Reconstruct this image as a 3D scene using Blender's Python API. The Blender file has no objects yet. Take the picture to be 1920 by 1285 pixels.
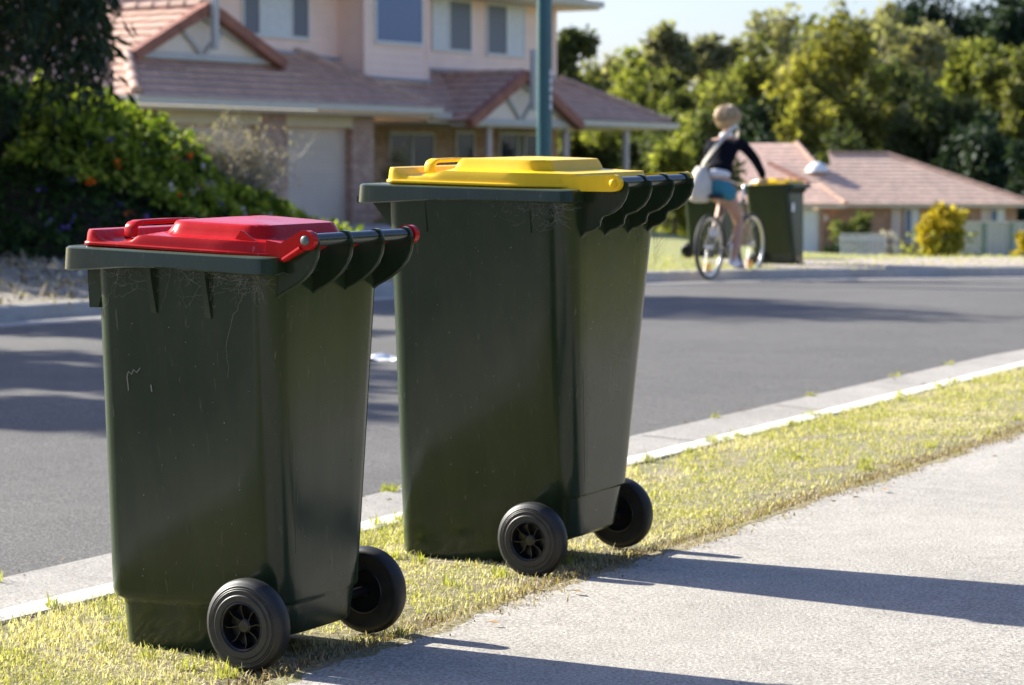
import bpy, math, random
import numpy as np
from mathutils import Vector, Matrix, Quaternion
R = math.radians
random.seed(7)
RNG = np.random.default_rng(11)
sc = bpy.context.scene
COL = sc.collection

# ------------------------------------------------------------------ camera numbers
F = 4500.0; PW, PH = 1920, 1285; HY = 325.0; CH = 1.06
PITCH = math.atan((PH/2-HY)/F)

def ray(px, py):
    a = (px-PW/2)/F; b = -(py-PH/2)/F
    return Vector((a, math.cos(PITCH)+b*math.sin(PITCH), -math.sin(PITCH)+b*math.cos(PITCH)))
def at(px, py, d):
    r = ray(px, py); return Vector((0, 0, CH))+r*(d/r.y)

# ------------------------------------------------------------------ helpers
def tag(o, label=None, cat=None, group=None, kind=None):
    if label: o['label'] = label
    if cat: o['category'] = cat
    if group: o['group'] = group
    if kind: o['kind'] = kind
    return o
def empty(name, loc=(0, 0, 0), rz=0, label=None, cat=None, group=None):
    o = bpy.data.objects.new(name, None); COL.objects.link(o)
    o.location = loc; o.rotation_euler = (0, 0, rz); o.empty_display_size = .1
    return tag(o, label, cat, group)
def copy_tree(o, parent=None):
    c = o.copy(); COL.objects.link(c)
    if parent is not None: c.parent = parent
    for ch in list(o.children): copy_tree(ch, c)
    return c

class MB:
    def __init__(s): s.v = []; s.f = []
    def add(s, vs, fs):
        b = len(s.v); s.v += [tuple(p) for p in vs]; s.f += [tuple(i+b for i in f) for f in fs]; return s
    def box(s, x0, x1, y0, y1, z0, z1):
        vs = [(x, y, z) for z in (z0, z1) for y in (y0, y1) for x in (x0, x1)]
        return s.add(vs, [(0, 2, 3, 1), (4, 5, 7, 6), (0, 1, 5, 4), (2, 6, 7, 3), (0, 4, 6, 2), (1, 3, 7, 5)])
    def loft(s, rings, cap0=True, cap1=True, closed=True):
        n = len(rings[0]); vs = [p for r in rings for p in r]; fs = []
        for i in range(len(rings)-1):
            for j in range(n if closed else n-1):
                k = (j+1) % n
                fs.append((i*n+j, i*n+k, (i+1)*n+k, (i+1)*n+j))
        if cap0: fs.append(tuple(range(n-1, -1, -1)))
        if cap1: fs.append(tuple((len(rings)-1)*n+j for j in range(n)))
        return s.add(vs, fs)
    def tube(s, path, rad, n=10, cap=True):
        path = [Vector(p) for p in path]; rings = []
        if not hasattr(rad, '__len__'): rad = [rad]*len(path)
        up = None
        for i, p in enumerate(path):
            t = (path[min(i+1, len(path)-1)]-path[max(i-1, 0)])
            if t.length < 1e-9: t = Vector((0, 0, 1))
            t.normalize()
            if up is None:
                up = Vector((0, 0, 1)) if abs(t.z) < .9 else Vector((1, 0, 0))
            a = t.cross(up)
            if a.length < 1e-6: a = t.cross(Vector((0, 1, 0)))
            a.normalize(); b = a.cross(t).normalized(); up = b
            rings.append([p+(a*math.cos(2*math.pi*k/n)+b*math.sin(2*math.pi*k/n))*rad[i] for k in range(n)])
        return s.loft(rings, cap, cap)
    def lathe(s, prof, origin=(0, 0, 0), axis='y', n=40):
        # prof: list of (radius, a along axis)
        rings = []
        for r, a in prof:
            ring = []
            for k in range(n):
                t = 2*math.pi*k/n; c, q = r*math.cos(t), r*math.sin(t)
                p = {'y': (c, a, q), 'x': (a, c, q), 'z': (c, q, a)}[axis]
                ring.append((p[0]+origin[0], p[1]+origin[1], p[2]+origin[2]))
            rings.append(ring)
        return s.loft(rings, False, False)
    def prism(s, poly, a0, a1, axis='y'):
        # poly in the other two axes (first, second)
        def P(p, a): return {'y': (p[0], a, p[1]), 'x': (a, p[0], p[1]), 'z': (p[0], p[1], a)}[axis]
        return s.loft([[P(p, a0) for p in poly], [P(p, a1) for p in poly]])
    def bar(s, p, q, w, h):
        p, q = Vector(p), Vector(q); t = (q-p).normalized()
        up = Vector((0, 0, 1)) if abs(t.z) < .95 else Vector((0, 1, 0))
        a = t.cross(up).normalized()*w/2; b = a.cross(t).normalized()*h/2
        return s.loft([[c+a+b, c-a+b, c-a-b, c+a-b] for c in (p, q)])
    def build(s, name, mat, parent=None, smooth=None, bevel=0, loc=None, fix=True):
        me = bpy.data.meshes.new(name); me.from_pydata(s.v, [], s.f); me.validate()
        if fix:
            import bmesh
            bm = bmesh.new(); bm.from_mesh(me); bmesh.ops.recalc_face_normals(bm, faces=bm.faces); bm.to_mesh(me); bm.free()
        o = bpy.data.objects.new(name, me); COL.objects.link(o)
        if mat: me.materials.append(mat)
        if parent: o.parent = parent
        if loc: o.location = loc
        if smooth is not None:
            me.polygons.foreach_set('use_smooth', [True]*len(me.polygons))
            if smooth < 180: me.set_sharp_from_angle(angle=R(smooth))
        if bevel:
            m = o.modifiers.new('edge', 'BEVEL'); m.width = bevel; m.segments = 2; m.limit_method = 'ANGLE'; m.angle_limit = R(40)
        return o

def np_mesh(name, verts, faces_flat, sizes, mat, parent=None, tint=None, smooth=False):
    me = bpy.data.meshes.new(name)
    me.vertices.add(len(verts)); me.vertices.foreach_set('co', np.asarray(verts, np.float32).ravel())
    me.loops.add(len(faces_flat)); me.loops.foreach_set('vertex_index', np.asarray(faces_flat, np.int32))
    sizes = np.asarray(sizes, np.int32); me.polygons.add(len(sizes))
    me.polygons.foreach_set('loop_start', np.concatenate([[0], np.cumsum(sizes)[:-1]]).astype(np.int32))
    me.polygons.foreach_set('loop_total', sizes)
    if smooth: me.polygons.foreach_set('use_smooth', np.ones(len(sizes), bool))
    if tint is not None:
        a = me.attributes.new('tint', 'FLOAT', 'POINT'); a.data.foreach_set('value', np.asarray(tint, np.float32))
    me.update(calc_edges=True)
    me.materials.append(mat)
    o = bpy.data.objects.new(name, me); COL.objects.link(o)
    if parent: o.parent = parent
    return o

# ------------------------------------------------------------------ materials
class NT:
    def __init__(s, name):
        s.m = bpy.data.materials.new(name); s.m.use_nodes = True; s.t = s.m.node_tree
        s.b = s.t.nodes['Principled BSDF']; s.out = s.t.nodes['Material Output']
    def n(s, typ, **kw):
        nd = s.t.nodes.new(typ)
        for k, v in kw.items():
            if k.startswith('i_'): nd.inputs[k[2:].replace('_', ' ')].default_value = v
            else: setattr(nd, k, v)
        return nd
    def l(s, a, b): s.t.links.new(a, b)
    def coord(s, which='Object', scale=(1, 1, 1), rot=(0, 0, 0)):
        c = s.n('ShaderNodeTexCoord'); m = s.n('ShaderNodeMapping'); m.inputs['Scale'].default_value = scale; m.inputs['Rotation'].default_value = rot
        s.l(c.outputs[which], m.inputs[0]); return m.outputs[0]
    def noise(s, vec, scale, detail=4, rough=.55, dist=0):
        nd = s.n('ShaderNodeTexNoise'); nd.inputs['Scale'].default_value = scale; nd.inputs['Detail'].default_value = detail
        nd.inputs['Roughness'].default_value = rough; nd.inputs['Distortion'].default_value = dist
        s.l(vec, nd.inputs['Vector']); return nd.outputs['Fac']
    def ramp(s, fac, stops):
        r = s.n('ShaderNodeValToRGB'); e = r.color_ramp.elements
        while len(e) < len(stops): e.new(.5)
        for i, (p, c) in enumerate(stops):
            e[i].position = p; e[i].color = (*c, 1) if len(c) == 3 else c
        s.l(fac, r.inputs[0]); return r.outputs[0]
    def mix(s, fac, a, b, mode='MIX'):
        m = s.n('ShaderNodeMix', data_type='RGBA', blend_type=mode)
        for sock, v in ((m.inputs[0], fac), (m.inputs[6], a), (m.inputs[7], b)):
            if hasattr(v, 'is_linked') or hasattr(v, 'links'): s.l(v, sock)
            elif isinstance(v, (int, float)): sock.default_value = v
            else: sock.default_value = (*v, 1)
        return m.outputs[2]
    def bump(s, h, strength=.3, dist=.01):
        b = s.n('ShaderNodeBump'); b.inputs['Strength'].default_value = strength; b.inputs['Distance'].default_value = dist
        s.l(h, b.inputs['Height']); s.l(b.outputs[0], s.b.inputs['Normal']); return b.outputs[0]
    def base(s, c):
        if hasattr(c, 'links'): s.l(c, s.b.inputs['Base Color'])
        else: s.b.inputs['Base Color'].default_value = (*c, 1)
        return s
    def set(s, **kw):
        for k, v in kw.items(): s.b.inputs[k.replace('_', ' ')].default_value = v
        return s

def plain(name, col, rough=.5, metal=0., var=.12, scale=6, bump=0.):
    t = NT(name); f = t.noise(t.coord(), scale, 5)
    t.base(t.ramp(f, [(.3, tuple(c*(1-var) for c in col)), (.7, tuple(min(1, c*(1+var)) for c in col))]))
    t.set(Roughness=rough, Metallic=metal)
    if bump: t.bump(f, bump, .01)
    return t.m

def bin_plastic(name, c0, c1, rough, streak=True, dust=(.30, .28, .22), dustamt=.25, spec=.34, sheen=.0):
    t = NT(name)
    f = t.noise(t.coord(scale=(9, 9, 1.2)), 2.2, 6, .6, .6)
    col = t.ramp(f, [(.3, c0), (.72, c1)])
    fd = t.noise(t.coord(), 55, 5, .7)
    fb = t.noise(t.coord(), 4.5, 4, .6)
    mm = t.n('ShaderNodeMath', operation='MULTIPLY'); t.l(t.ramp(fd, [(.52, (0, 0, 0)), (.78, (1, 1, 1))]), mm.inputs[0]); t.l(t.ramp(fb, [(.35, (0, 0, 0)), (.8, (1, 1, 1))]), mm.inputs[1])
    m2 = t.n('ShaderNodeMath', operation='MULTIPLY'); t.l(mm.outputs[0], m2.inputs[0]); m2.inputs[1].default_value = dustamt
    # scratches: thin stretched noise
    sx = t.noise(t.coord(scale=(60, 60, 4), rot=(.15, .1, 0)), 3, 3, .5, .8)
    s2 = t.ramp(sx, [(.68, (0, 0, 0)), (.72, (.16, .16, .16))])
    ad = t.n('ShaderNodeMath', operation='ADD', use_clamp=True); t.l(m2.outputs[0], ad.inputs[0]); t.l(s2, ad.inputs[1])
    t.base(t.mix(ad.outputs[0], col, dust))
    rr = t.ramp(fb, [(.3, (rough-.05,)*3), (.8, (rough+.12,)*3)])
    t.l(rr, t.b.inputs['Roughness'])
    t.bump(t.noise(t.coord(), 5, 2), .25, .004); t.b.inputs['Specular IOR Level'].default_value = spec
    if sheen: t.set(Sheen_Weight=sheen, Sheen_Roughness=.35); t.b.inputs['Sheen Tint'].default_value = (.75, .9, .5, 1)
    return t.m

M = {}
M['green'] = bin_plastic('dark green plastic', (.014, .026, .013), (.023, .036, .018), .17, dustamt=.06, sheen=.17)
M['green2'] = bin_plastic('dark green plastic far', (.022, .034, .017), (.032, .044, .022), .26, dustamt=.10)
M['red'] = bin_plastic('red plastic', (.43, .006, .007), (.49, .010, .010), .24, dust=(.75, .55, .52), dustamt=.03, spec=.15)
M['yellow'] = bin_plastic('yellow plastic', (.86, .53, .006), (.92, .59, .010), .33, dust=(.35, .24, .04), dustamt=.22, spec=.32)
M['handle'] = plain('handle plastic', (.022, .030, .026), .22, var=.2, scale=20)
M['rubber'] = plain('black rubber', (.018, .018, .018), .5, var=.4, scale=30, bump=.05)
M['hub'] = plain('black wheel plastic', (.012, .012, .014), .28, var=.2)
M['pin'] = plain('grey green pin', (.10, .13, .12), .4)

def asphalt():
    t = NT('asphalt'); v = t.coord()
    fine = t.noise(v, 130, 5, .8); big = t.noise(v, .7, 5, .6); mid = t.noise(v, 9, 4)
    vo = t.n('ShaderNodeTexVoronoi'); vo.inputs['Scale'].default_value = 150; t.l(v, vo.inputs['Vector'])
    c = t.ramp(fine, [(.37, (.019, .018, .016)), (.50, (.098, .092, .085)), (.63, (.34, .32, .295))])
    c = t.mix(.30, c, t.ramp(vo.outputs['Color'], [(.2, (.07, .066, .061)), (.9, (.21, .20, .185))]))
    c = t.mix(.5, c, t.ramp(big, [(.3, (.66, .66, .66)), (.7, (1.15, 1.14, 1.12))]), 'MULTIPLY')
    c = t.mix(.35, c, t.ramp(mid, [(.3, (.8, .8, .8)), (.7, (1.15, 1.15, 1.15))]), 'MULTIPLY')
    t.base(c).set(Roughness=.85); t.b.inputs['Specular IOR Level'].default_value = .3
    t.bump(fine, .6, .006); return t.m
def concrete(name, lo, hi, speck=.5, sc_=1., stain=True):
    t = NT(name); v = t.coord()
    fine = t.noise(v, 120*sc_, 5, .8); big = t.noise(v, 1.3, 6, .65, .5); mid = t.noise(v, 14, 5, .6)
    c = t.ramp(fine, [(.36, tuple(x*(1-speck) for x in lo)), (.5, lo), (.62, hi)])
    c = t.mix(.6, c, t.ramp(big, [(.22, (.66, .65, .64)), (.62, (1.1, 1.08, 1.06))]), 'MULTIPLY')
    c = t.mix(.5, c, t.ramp(mid, [(.28, (.78, .77, .76)), (.7, (1.1, 1.1, 1.1))]), 'MULTIPLY')
    t.base(c).set(Roughness=.85); t.b.inputs['Specular IOR Level'].default_value = .25
    t.bump(fine, .8, .008); return t.m
M['asphalt'] = asphalt()
M['path'] = concrete('footpath concrete', (.44, .41, .365), (.675, .64, .575), .48)
M['gutter'] = concrete('gutter concrete', (.44, .41, .365), (.60, .565, .51), .5)
M['kerb'] = concrete('kerb concrete', (.68, .665, .63), (.80, .79, .76), .15)
M['drive'] = concrete('driveway concrete', (.42, .36, .33), (.5, .45, .41), .2)

def soil():
    t = NT('verge soil'); v = t.coord()
    f = t.noise(v, 60, 6, .7); g = t.noise(v, 5, 4)
    c = t.ramp(f, [(.3, (.11, .085, .055)), (.5, (.31, .25, .16)), (.72, (.55, .47, .33))])
    c = t.mix(t.ramp(g, [(.35, (0, 0, 0)), (.7, (.6, .6, .6))]), c, (.20, .22, .05))
    t.base(c).set(Roughness=.95); t.bump(f, .8, .02); return t.m
M['soil'] = soil()
def lawn():
    t = NT('lawn ground'); v = t.coord()
    f = t.noise(v, 22, 6, .7); g = t.noise(v, 1.1, 5)
    c = t.ramp(f, [(.3, (.15, .14, .05)), (.5, (.30, .28, .10)), (.72, (.46, .42, .20))])
    c = t.mix(t.ramp(g, [(.4, (0, 0, 0)), (.65, (.8, .8, .8))]), c, (.19, .24, .05))
    t.base(c).set(Roughness=.95); t.bump(f, .8, .03); return t.m
M['lawn'] = lawn()
def gravel():
    t = NT('gravelly verge'); v = t.coord()
    f = t.noise(v, 16, 6, .75); g = t.noise(v, 1.5, 5)
    c = t.ramp(f, [(.3, (.10, .09, .075)), (.5, (.28, .25, .21)), (.72, (.52, .48, .42))])
    c = t.mix(t.ramp(g, [(.45, (0, 0, 0)), (.7, (.7, .7, .7))]), c, (.30, .24, .12))
    t.base(c).set(Roughness=.95); t.bump(f, .9, .03); return t.m
M['gravel'] = gravel()
def hillmat():
    t = NT('scrub hillside'); v = t.coord()
    f = t.noise(v, .8, 6, .7)
    t.base(t.ramp(f, [(.3, (.02, .03, .012)), (.7, (.07, .085, .03))])).set(Roughness=1.0); return t.m
M['hill'] = hillmat()

def leafmat(name, cols, trans=.35, rough=.65):
    t = NT(name); a = t.n('ShaderNodeAttribute', attribute_name='tint')
    c = t.ramp(a.outputs['Fac'], cols)
    t.base(c).set(Roughness=rough); t.b.inputs['Specular IOR Level'].default_value = .16
    tr = t.n('ShaderNodeBsdfTranslucent'); t.l(t.mix(1., c, (1.25, 1.35, .6), 'MULTIPLY'), tr.inputs['Color'])
    mx = t.n('ShaderNodeMixShader'); mx.inputs[0].default_value = trans
    t.l(t.b.outputs[0], mx.inputs[1]); t.l(tr.outputs[0], mx.inputs[2]); t.l(mx.outputs[0], t.out.inputs['Surface'])
    return t.m
M['grass'] = leafmat('verge grass blades', [(0, (.74, .66, .48)), (.25, (.60, .51, .29)), (.45, (.46, .43, .13)), (.78, (.34, .37, .065)), (1, (.58, .56, .16))], .35, .6)
LEAF = {
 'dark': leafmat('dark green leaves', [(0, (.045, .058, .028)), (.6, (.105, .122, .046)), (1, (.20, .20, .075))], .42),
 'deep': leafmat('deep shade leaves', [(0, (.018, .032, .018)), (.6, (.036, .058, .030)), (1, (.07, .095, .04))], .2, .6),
 'mid': leafmat('mid green leaves', [(0, (.085, .095, .036)), (.6, (.20, .20, .06)), (1, (.36, .33, .10))], .5),
 'light': leafmat('light green leaves', [(0, (.11, .125, .035)), (.6, (.25, .255, .065)), (1, (.42, .40, .12))], .52),
 'wattle': leafmat('yellow green leaves', [(0, (.11, .105, .045)), (.5, (.26, .24, .06)), (1, (.47, .41, .11))], .5),
 'gum': leafmat('olive grey leaves', [(0, (.16, .16, .10)), (.6, (.30, .28, .17)), (1, (.48, .42, .26))], .5),
 'gold': leafmat('golden leaves', [(0, (.20, .16, .02)), (.5, (.50, .37, .03)), (1, (.68, .53, .08))], .4),
 'bank': leafmat('creeper leaves', [(0, (.012, .028, .010)), (.6, (.030, .062, .016)), (1, (.07, .12, .022))], .3),  # lower creeper: its shade is put into the leaf colour
 'bright': leafmat('painted sunlit creeper leaves', [(0, (.07, .11, .02)), (.6, (.20, .25, .03)), (1, (.40, .42, .08))], .45),  # same creeper at the crest, sunlight put into the leaf colour
 'dry': leafmat('dry twig leaves', [(0, (.20, .16, .12)), (.6, (.34, .28, .22)), (1, (.50, .42, .30))], .25),
 'purple': leafmat('purple petals', [(0, (.10, .06, .30)), (1, (.24, .16, .52))], .3),
 'orange': leafmat('orange petals', [(0, (.75, .08, .01)), (1, (.95, .22, .02))], .3),
 'white': leafmat('pale petals', [(0, (.6, .5, .5)), (1, (.8, .72, .7))], .3),
}
M['bark'] = plain('bark', (.11, .085, .065), .9, var=.4, scale=8, bump=.6)
M['palebark'] = plain('pale bark', (.36, .32, .27), .8, var=.35, scale=5, bump=.4)

def roofmat(name, c):
    t = NT(name); v = t.coord(); f = t.noise(v, 3.3, 5, .7); g = t.noise(v, .6, 3)
    br = t.n('ShaderNodeTexBrick'); br.inputs['Scale'].default_value = 1
    col = t.ramp(f, [(.3, tuple(x*.72 for x in c)), (.7, tuple(x*1.18 for x in c))])
    col = t.mix(.4, col, t.ramp(g, [(.3, (.8, .8, .82)), (.7, (1.1, 1.08, 1.05))]), 'MULTIPLY')
    # tile columns as a wave in the surface
    w = t.n('ShaderNodeTexWave', wave_type='BANDS', bands_direction='DIAGONAL'); w.inputs['Scale'].default_value = 1.15
    m = t.coord(scale=(1, 1, 0)); t.l(m, w.inputs['Vector'])
    t.base(col).set(Roughness=.75); t.bump(w.outputs['Fac'], .5, .04); return t.m
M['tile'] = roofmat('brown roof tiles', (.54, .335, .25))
M['cap'] = plain('roof capping', (.46, .30, .23), .8, var=.25, scale=4)
M['barge'] = plain('terracotta barge tiles', (.30, .115, .075), .7, var=.25, scale=3)
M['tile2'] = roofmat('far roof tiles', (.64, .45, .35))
M['board'] = plain('pink cream weatherboard', (.92, .67, .56), .6, var=.05, scale=2)
M['board2'] = plain('gable cream sheet', (.82, .69, .59), .6, var=.05)
M['trim'] = plain('pale grey trim', (.50, .48, .46), .5, var=.06)
M['gutterm'] = plain('cream gutter steel', (.55, .50, .44), .4, var=.06)
M['flash'] = plain('lead flashing', (.30, .31, .35), .5)
M['soffit'] = plain('cream soffit', (.60, .50, .40), .6, var=.05)
M['creamtrim'] = plain('cream lintel', (.62, .50, .32), .6, var=.05)
M['post'] = plain('cream post', (.58, .47, .42), .6)
M['curtain'] = plain('white curtain', (.68, .68, .68), .8, var=.1, scale=12)
M['winframe'] = plain('white window frame', (.66, .65, .63), .45, var=.04)
M['meter'] = plain('pale meter box', (.66, .62, .56), .5)
def glass(name, c, rough=.05):
    t = NT(name); t.base(c).set(Roughness=rough); t.b.inputs['Specular IOR Level'].default_value = .6
    f = t.noise(t.coord(), 1.5, 2); t.bump(f, .02, .02); return t.m
M['glass'] = glass('window glass', (.045, .055, .075), .08)
M['glassblue'] = glass('blue blind behind glass', (.07, .12, .26), .15)
M['screen'] = glass('grey fly screen', (.14, .15, .18), .5)
def brick(name, a, b, mortar):
    t = NT(name); c = t.n('ShaderNodeTexCoord'); sx = t.n('ShaderNodeSeparateXYZ'); t.l(c.outputs['Object'], sx.inputs[0])
    ad = t.n('ShaderNodeMath', operation='ADD'); t.l(sx.outputs[0], ad.inputs[0]); t.l(sx.outputs[1], ad.inputs[1])
    cb = t.n('ShaderNodeCombineXYZ'); t.l(ad.outputs[0], cb.inputs[0]); t.l(sx.outputs[2], cb.inputs[1])
    br = t.n('ShaderNodeTexBrick'); t.l(cb.outputs[0], br.inputs['Vector'])
    br.inputs['Scale'].default_value = 1; br.inputs['Brick Width'].default_value = .24; br.inputs['Row Height'].default_value = .086; br.inputs['Mortar Size'].default_value = .010
    br.inputs['Color1'].default_value = (*a, 1); br.inputs['Color2'].default_value = (*b, 1); br.inputs['Mortar'].default_value = (*mortar, 1)
    f = t.noise(t.coord(), 5, 4)
    t.base(t.mix(.6, br.outputs['Color'], t.ramp(f, [(.3, (.6, .6, .6)), (.7, (1.2, 1.15, 1.1))]), 'MULTIPLY')).set(Roughness=.85)
    t.bump(br.outputs['Fac'], -.4, .01); return t.m
M['brick'] = brick('mottled red brick', (.38, .18, .12), (.50, .31, .22), (.5, .44, .38))
M['brick2'] = brick('far orange brick', (.34, .16, .09), (.42, .22, .13), (.45, .38, .30))
def roller():
    t = NT('roller door slats'); c = t.n('ShaderNodeTexCoord'); sx = t.n('ShaderNodeSeparateXYZ'); t.l(c.outputs['Object'], sx.inputs[0])
    w = t.n('ShaderNodeTexWave', wave_type='BANDS', bands_direction='Z'); w.inputs['Scale'].default_value = 4; t.l(c.outputs['Object'], w.inputs['Vector'])
    f = t.noise(t.coord(), 2, 3); t.base(t.ramp(f, [(.3, (.58, .46, .36)), (.7, (.64, .51, .40))])).set(Roughness=.45); t.bump(w.outputs['Fac'], .4, .02); return t.m
M['roller'] = roller()
M['whitedoor'] = plain('white door panel', (.70, .70, .70), .5, var=.04)
M['pole'] = plain('teal green painted pole', (.030, .105, .115), .32, var=.12, scale=3)
M['white'] = plain('white enamel', (.80, .80, .80), .5, var=.03)
M['fence'] = plain('grey steel sheet', (.50, .50, .48), .5, var=.05)
M['fencepost'] = plain('green fence post', (.10, .22, .17), .5)
M['picket'] = plain('white pickets', (.62, .63, .68), .6, var=.05)
M['paper'] = plain('white paper', (.82, .82, .82), .8, var=.03)
M['web'] = plain('cobweb silk', (.26, .25, .22), .9, var=.2)
M['skin'] = plain('skin', (.48, .27, .18), .5, var=.08)
M['hair'] = plain('blonde hair', (.44, .31, .17), .5, var=.5, scale=45, bump=.5)
M['jumper'] = plain('black jumper', (.006, .007, .012), .95, var=.3, scale=25); M['jumper'].node_tree.nodes['Principled BSDF'].inputs['Specular IOR Level'].default_value = .1
M['shorts'] = plain('teal shorts', (.035, .20, .26), .75, var=.15)
M['shirt'] = plain('white shirt', (.75, .76, .80), .8, var=.05)
M['canvas'] = plain('cream canvas', (.66, .60, .50), .85, var=.08, scale=12, bump=.2)
M['shoe'] = plain('white shoe', (.62, .64, .74), .6, var=.06)
M['sole'] = plain('orange sole', (.55, .16, .04), .6)
M['tyre'] = plain('bicycle tyre', (.02, .02, .02), .7)
M['alloy'] = plain('silver alloy', (.60, .60, .60), .3, metal=1., var=.08)
M['frame'] = plain('bronze bicycle frame', (.10, .085, .07), .3, var=.1)
M['black'] = plain('black parts', (.015, .015, .015), .5)
M['amber'] = plain('amber reflector', (.90, .36, .01), .3)
M['dryleaf'] = plain('dry leaf', (.30, .18, .07), .8, var=.4, scale=30)

# ------------------------------------------------------------------ world, sun, camera
AZ = Vector((-.848, .530)).normalized(); EL = R(29)
w = bpy.data.worlds.new('World'); sc.world = w; w.use_nodes = True
nt = w.node_tree; bg = nt.nodes['Background']; sk = nt.nodes.new('ShaderNodeTexSky')
sk.sky_type = 'NISHITA'; sk.sun_disc = False; sk.sun_elevation = EL; sk.sun_rotation = math.atan2(AZ.x, AZ.y)
sk.air_density = 1.0; sk.dust_density = 1.6; sk.ozone_density = 1.8
wb = nt.nodes.new('ShaderNodeMix'); wb.data_type = 'RGBA'; wb.blend_type = 'MULTIPLY'; wb.inputs[0].default_value = 1; wb.inputs[7].default_value = (1.01, 1.03, 1.28, 1)
nt.links.new(sk.outputs[0], wb.inputs[6]); nt.links.new(wb.outputs[2], bg.inputs[0]); bg.inputs[1].default_value = .072
sd = bpy.data.lights.new('sun', 'SUN'); sd.energy = 5.0; sd.angle = R(.55); sd.color = (1, .965, .86)
so = bpy.data.objects.new('sun', sd); COL.objects.link(so)
SUN = Vector((AZ.x*math.cos(EL), AZ.y*math.cos(EL), math.sin(EL)))
so.rotation_mode = 'QUATERNION'; so.rotation_quaternion = SUN.to_track_quat('Z', 'Y'); so.location = (-20, 15, 30)
cd = bpy.data.cameras.new('camera'); cam = bpy.data.objects.new('camera', cd); COL.objects.link(cam); sc.camera = cam
cam.location = (0, 0, CH); cam.rotation_euler = (R(90)-PITCH, 0, 0)
cd.sensor_width = 36; cd.lens = F/PW*36; cd.clip_end = 3000; cd.clip_start = .05
cd.dof.use_dof = True; cd.dof.focus_distance = 5.35; cd.dof.aperture_fstop = 6.4
sc.view_settings.view_transform = 'Standard'; sc.view_settings.look = 'None'; sc.view_settings.gamma = 1; sc.view_settings.exposure = 1.42
sc.cycles.use_denoising = True; sc.cycles.max_bounces = 8; sc.cycles.transparent_max_bounces = 8

# ------------------------------------------------------------------ ground
KD = Vector((.4716, .8818)); KN = Vector((.8818, -.4716)); KP = Vector((.394, 8.56))   # near kerb line; KN towards the footpath
def sm(x, a, b):
    t = min(1, max(0, (x-a)/(b-a))); return t*t*(3-2*t)
near = [KP+KD*s for s in (-14, -10, -7, -5, -3, -1, 1, 3, 5, 7)]
ang = math.atan2(KD.y, KD.x); p = near[-1].copy()
for k in range(14):
    ang -= .085; p = p+Vector((math.cos(ang), math.sin(ang)))*1.5; near.append(p.copy())
def resample(pts, step):
    out = [pts[0].copy()]
    for a, b in zip(pts[:-1], pts[1:]):
        n = max(1, int((b-a).length/step))
        for i in range(1, n+1): out.append(a+(b-a)*i/n)
    return out
def normals(pts):
    ns = []
    for i in range(len(pts)):
        t = (pts[min(i+1, len(pts)-1)]-pts[max(i-1, 0)]).normalized(); ns.append(Vector((t.y, -t.x)))
    return ns
def strip(pts, ns, prof, sub=None):
    """sheet along a polyline; prof = [(offset, z)]"""
    m = MB(); rows = []
    for p, n in zip(pts, ns):
        rows.append([(p.x+n.x*o, p.y+n.y*o, (z(p, o) if callable(z) else z)) for o, z in prof])
    n = len(prof); vs = [q for r in rows for q in r]
    m.add(vs, [(i*n+j, (i+1)*n+j, (i+1)*n+j+1, i*n+j+1) for i in range(len(rows)-1) for j in range(n-1)])
    return m
NP = resample(near, .5); NN = normals(NP)
VG = .006
def struct(o): o['kind'] = 'structure'; return o
struct(strip(NP, NN, [(.0, -.012), (.0, .010), (-.05, .016), (-.115, .006), (-.14, -.02), (-.165, -.095), (-.17, -.13)]).build('kerb', M['kerb'], smooth=50))
struct(strip(NP, NN, [(-.160, -.112), (-.30, -.110), (-.74, -.086), (-.765, -.084), (-.775, -.12)]).build('gutter', M['gutter'], smooth=60))
struct(strip(NP, NN, [(.0, VG-.004), (.3, VG), (.6, VG+.004), (.86, VG+.002), (.90, VG-.012), (.99, VG-.02)]).build('verge', M['soil'], smooth=60))
struct(strip(NP, NN, [(.938, -.03), (.938, VG+.008), (1.8, VG+.012), (3.3, VG+.016), (3.3, -.03)]).build('footpath', M['path']))
struct(strip(NP, NN, [(3.25, VG+.006), (8, .05), (40, .3)]).build('front_lawn', M['lawn'], smooth=60))
# joints in the gutter and the footpath are thin real gaps
mj = MB()
for s in np.arange(-6, 12, 1.55):
    c = KP+KD*s
    a = c+KN*-.74; b = c+KN*-.17
    mj.add([(a.x, a.y, -.0845), (a.x+KD.x*.012, a.y+KD.y*.012, -.0845), (b.x+KD.x*.012, b.y+KD.y*.012, -.1075), (b.x, b.y, -.1075)], [(0, 1, 2, 3)])
struct(mj.build('gutter_joints', plain('joint filler', (.12, .11, .10), .9)))
# far kerb
far = [Vector(q) for q in ((-15, -1.5), (-12, 4), (-8.6, 10.6), (-5.4, 16.6), (-4.05, 19), (-3.49, 19.85), (-1.23, 23), (.2, 24.8), (1.4, 25.95), (3.2, 26.75), (5.7, 27.35), (9, 27.5), (14, 27.1), (30, 24))]
FP = resample(far, .7); FN = [-n for n in normals(FP)]     # outwards
for _ in range(6):
    FP = [FP[0]]+[(FP[i-1]+FP[i]*2+FP[i+1])/4 for i in range(1, len(FP)-1)]+[FP[-1]]
FN = [-n for n in normals(FP)]
for _ in range(10):
    FN = [FN[0]]+[((FN[i-1]+FN[i]*2+FN[i+1])/4).normalized() for i in range(1, len(FN)-1)]+[FN[-1]]
struct(strip(FP, FN, [(-.62, -.13), (-.60, -.098), (-.58, -.094), (0, -.115), (.03, -.02), (.06, 0), (.20, .006), (.20, -.03)]).build('far_kerb', M['gutter'], smooth=50))
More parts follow.
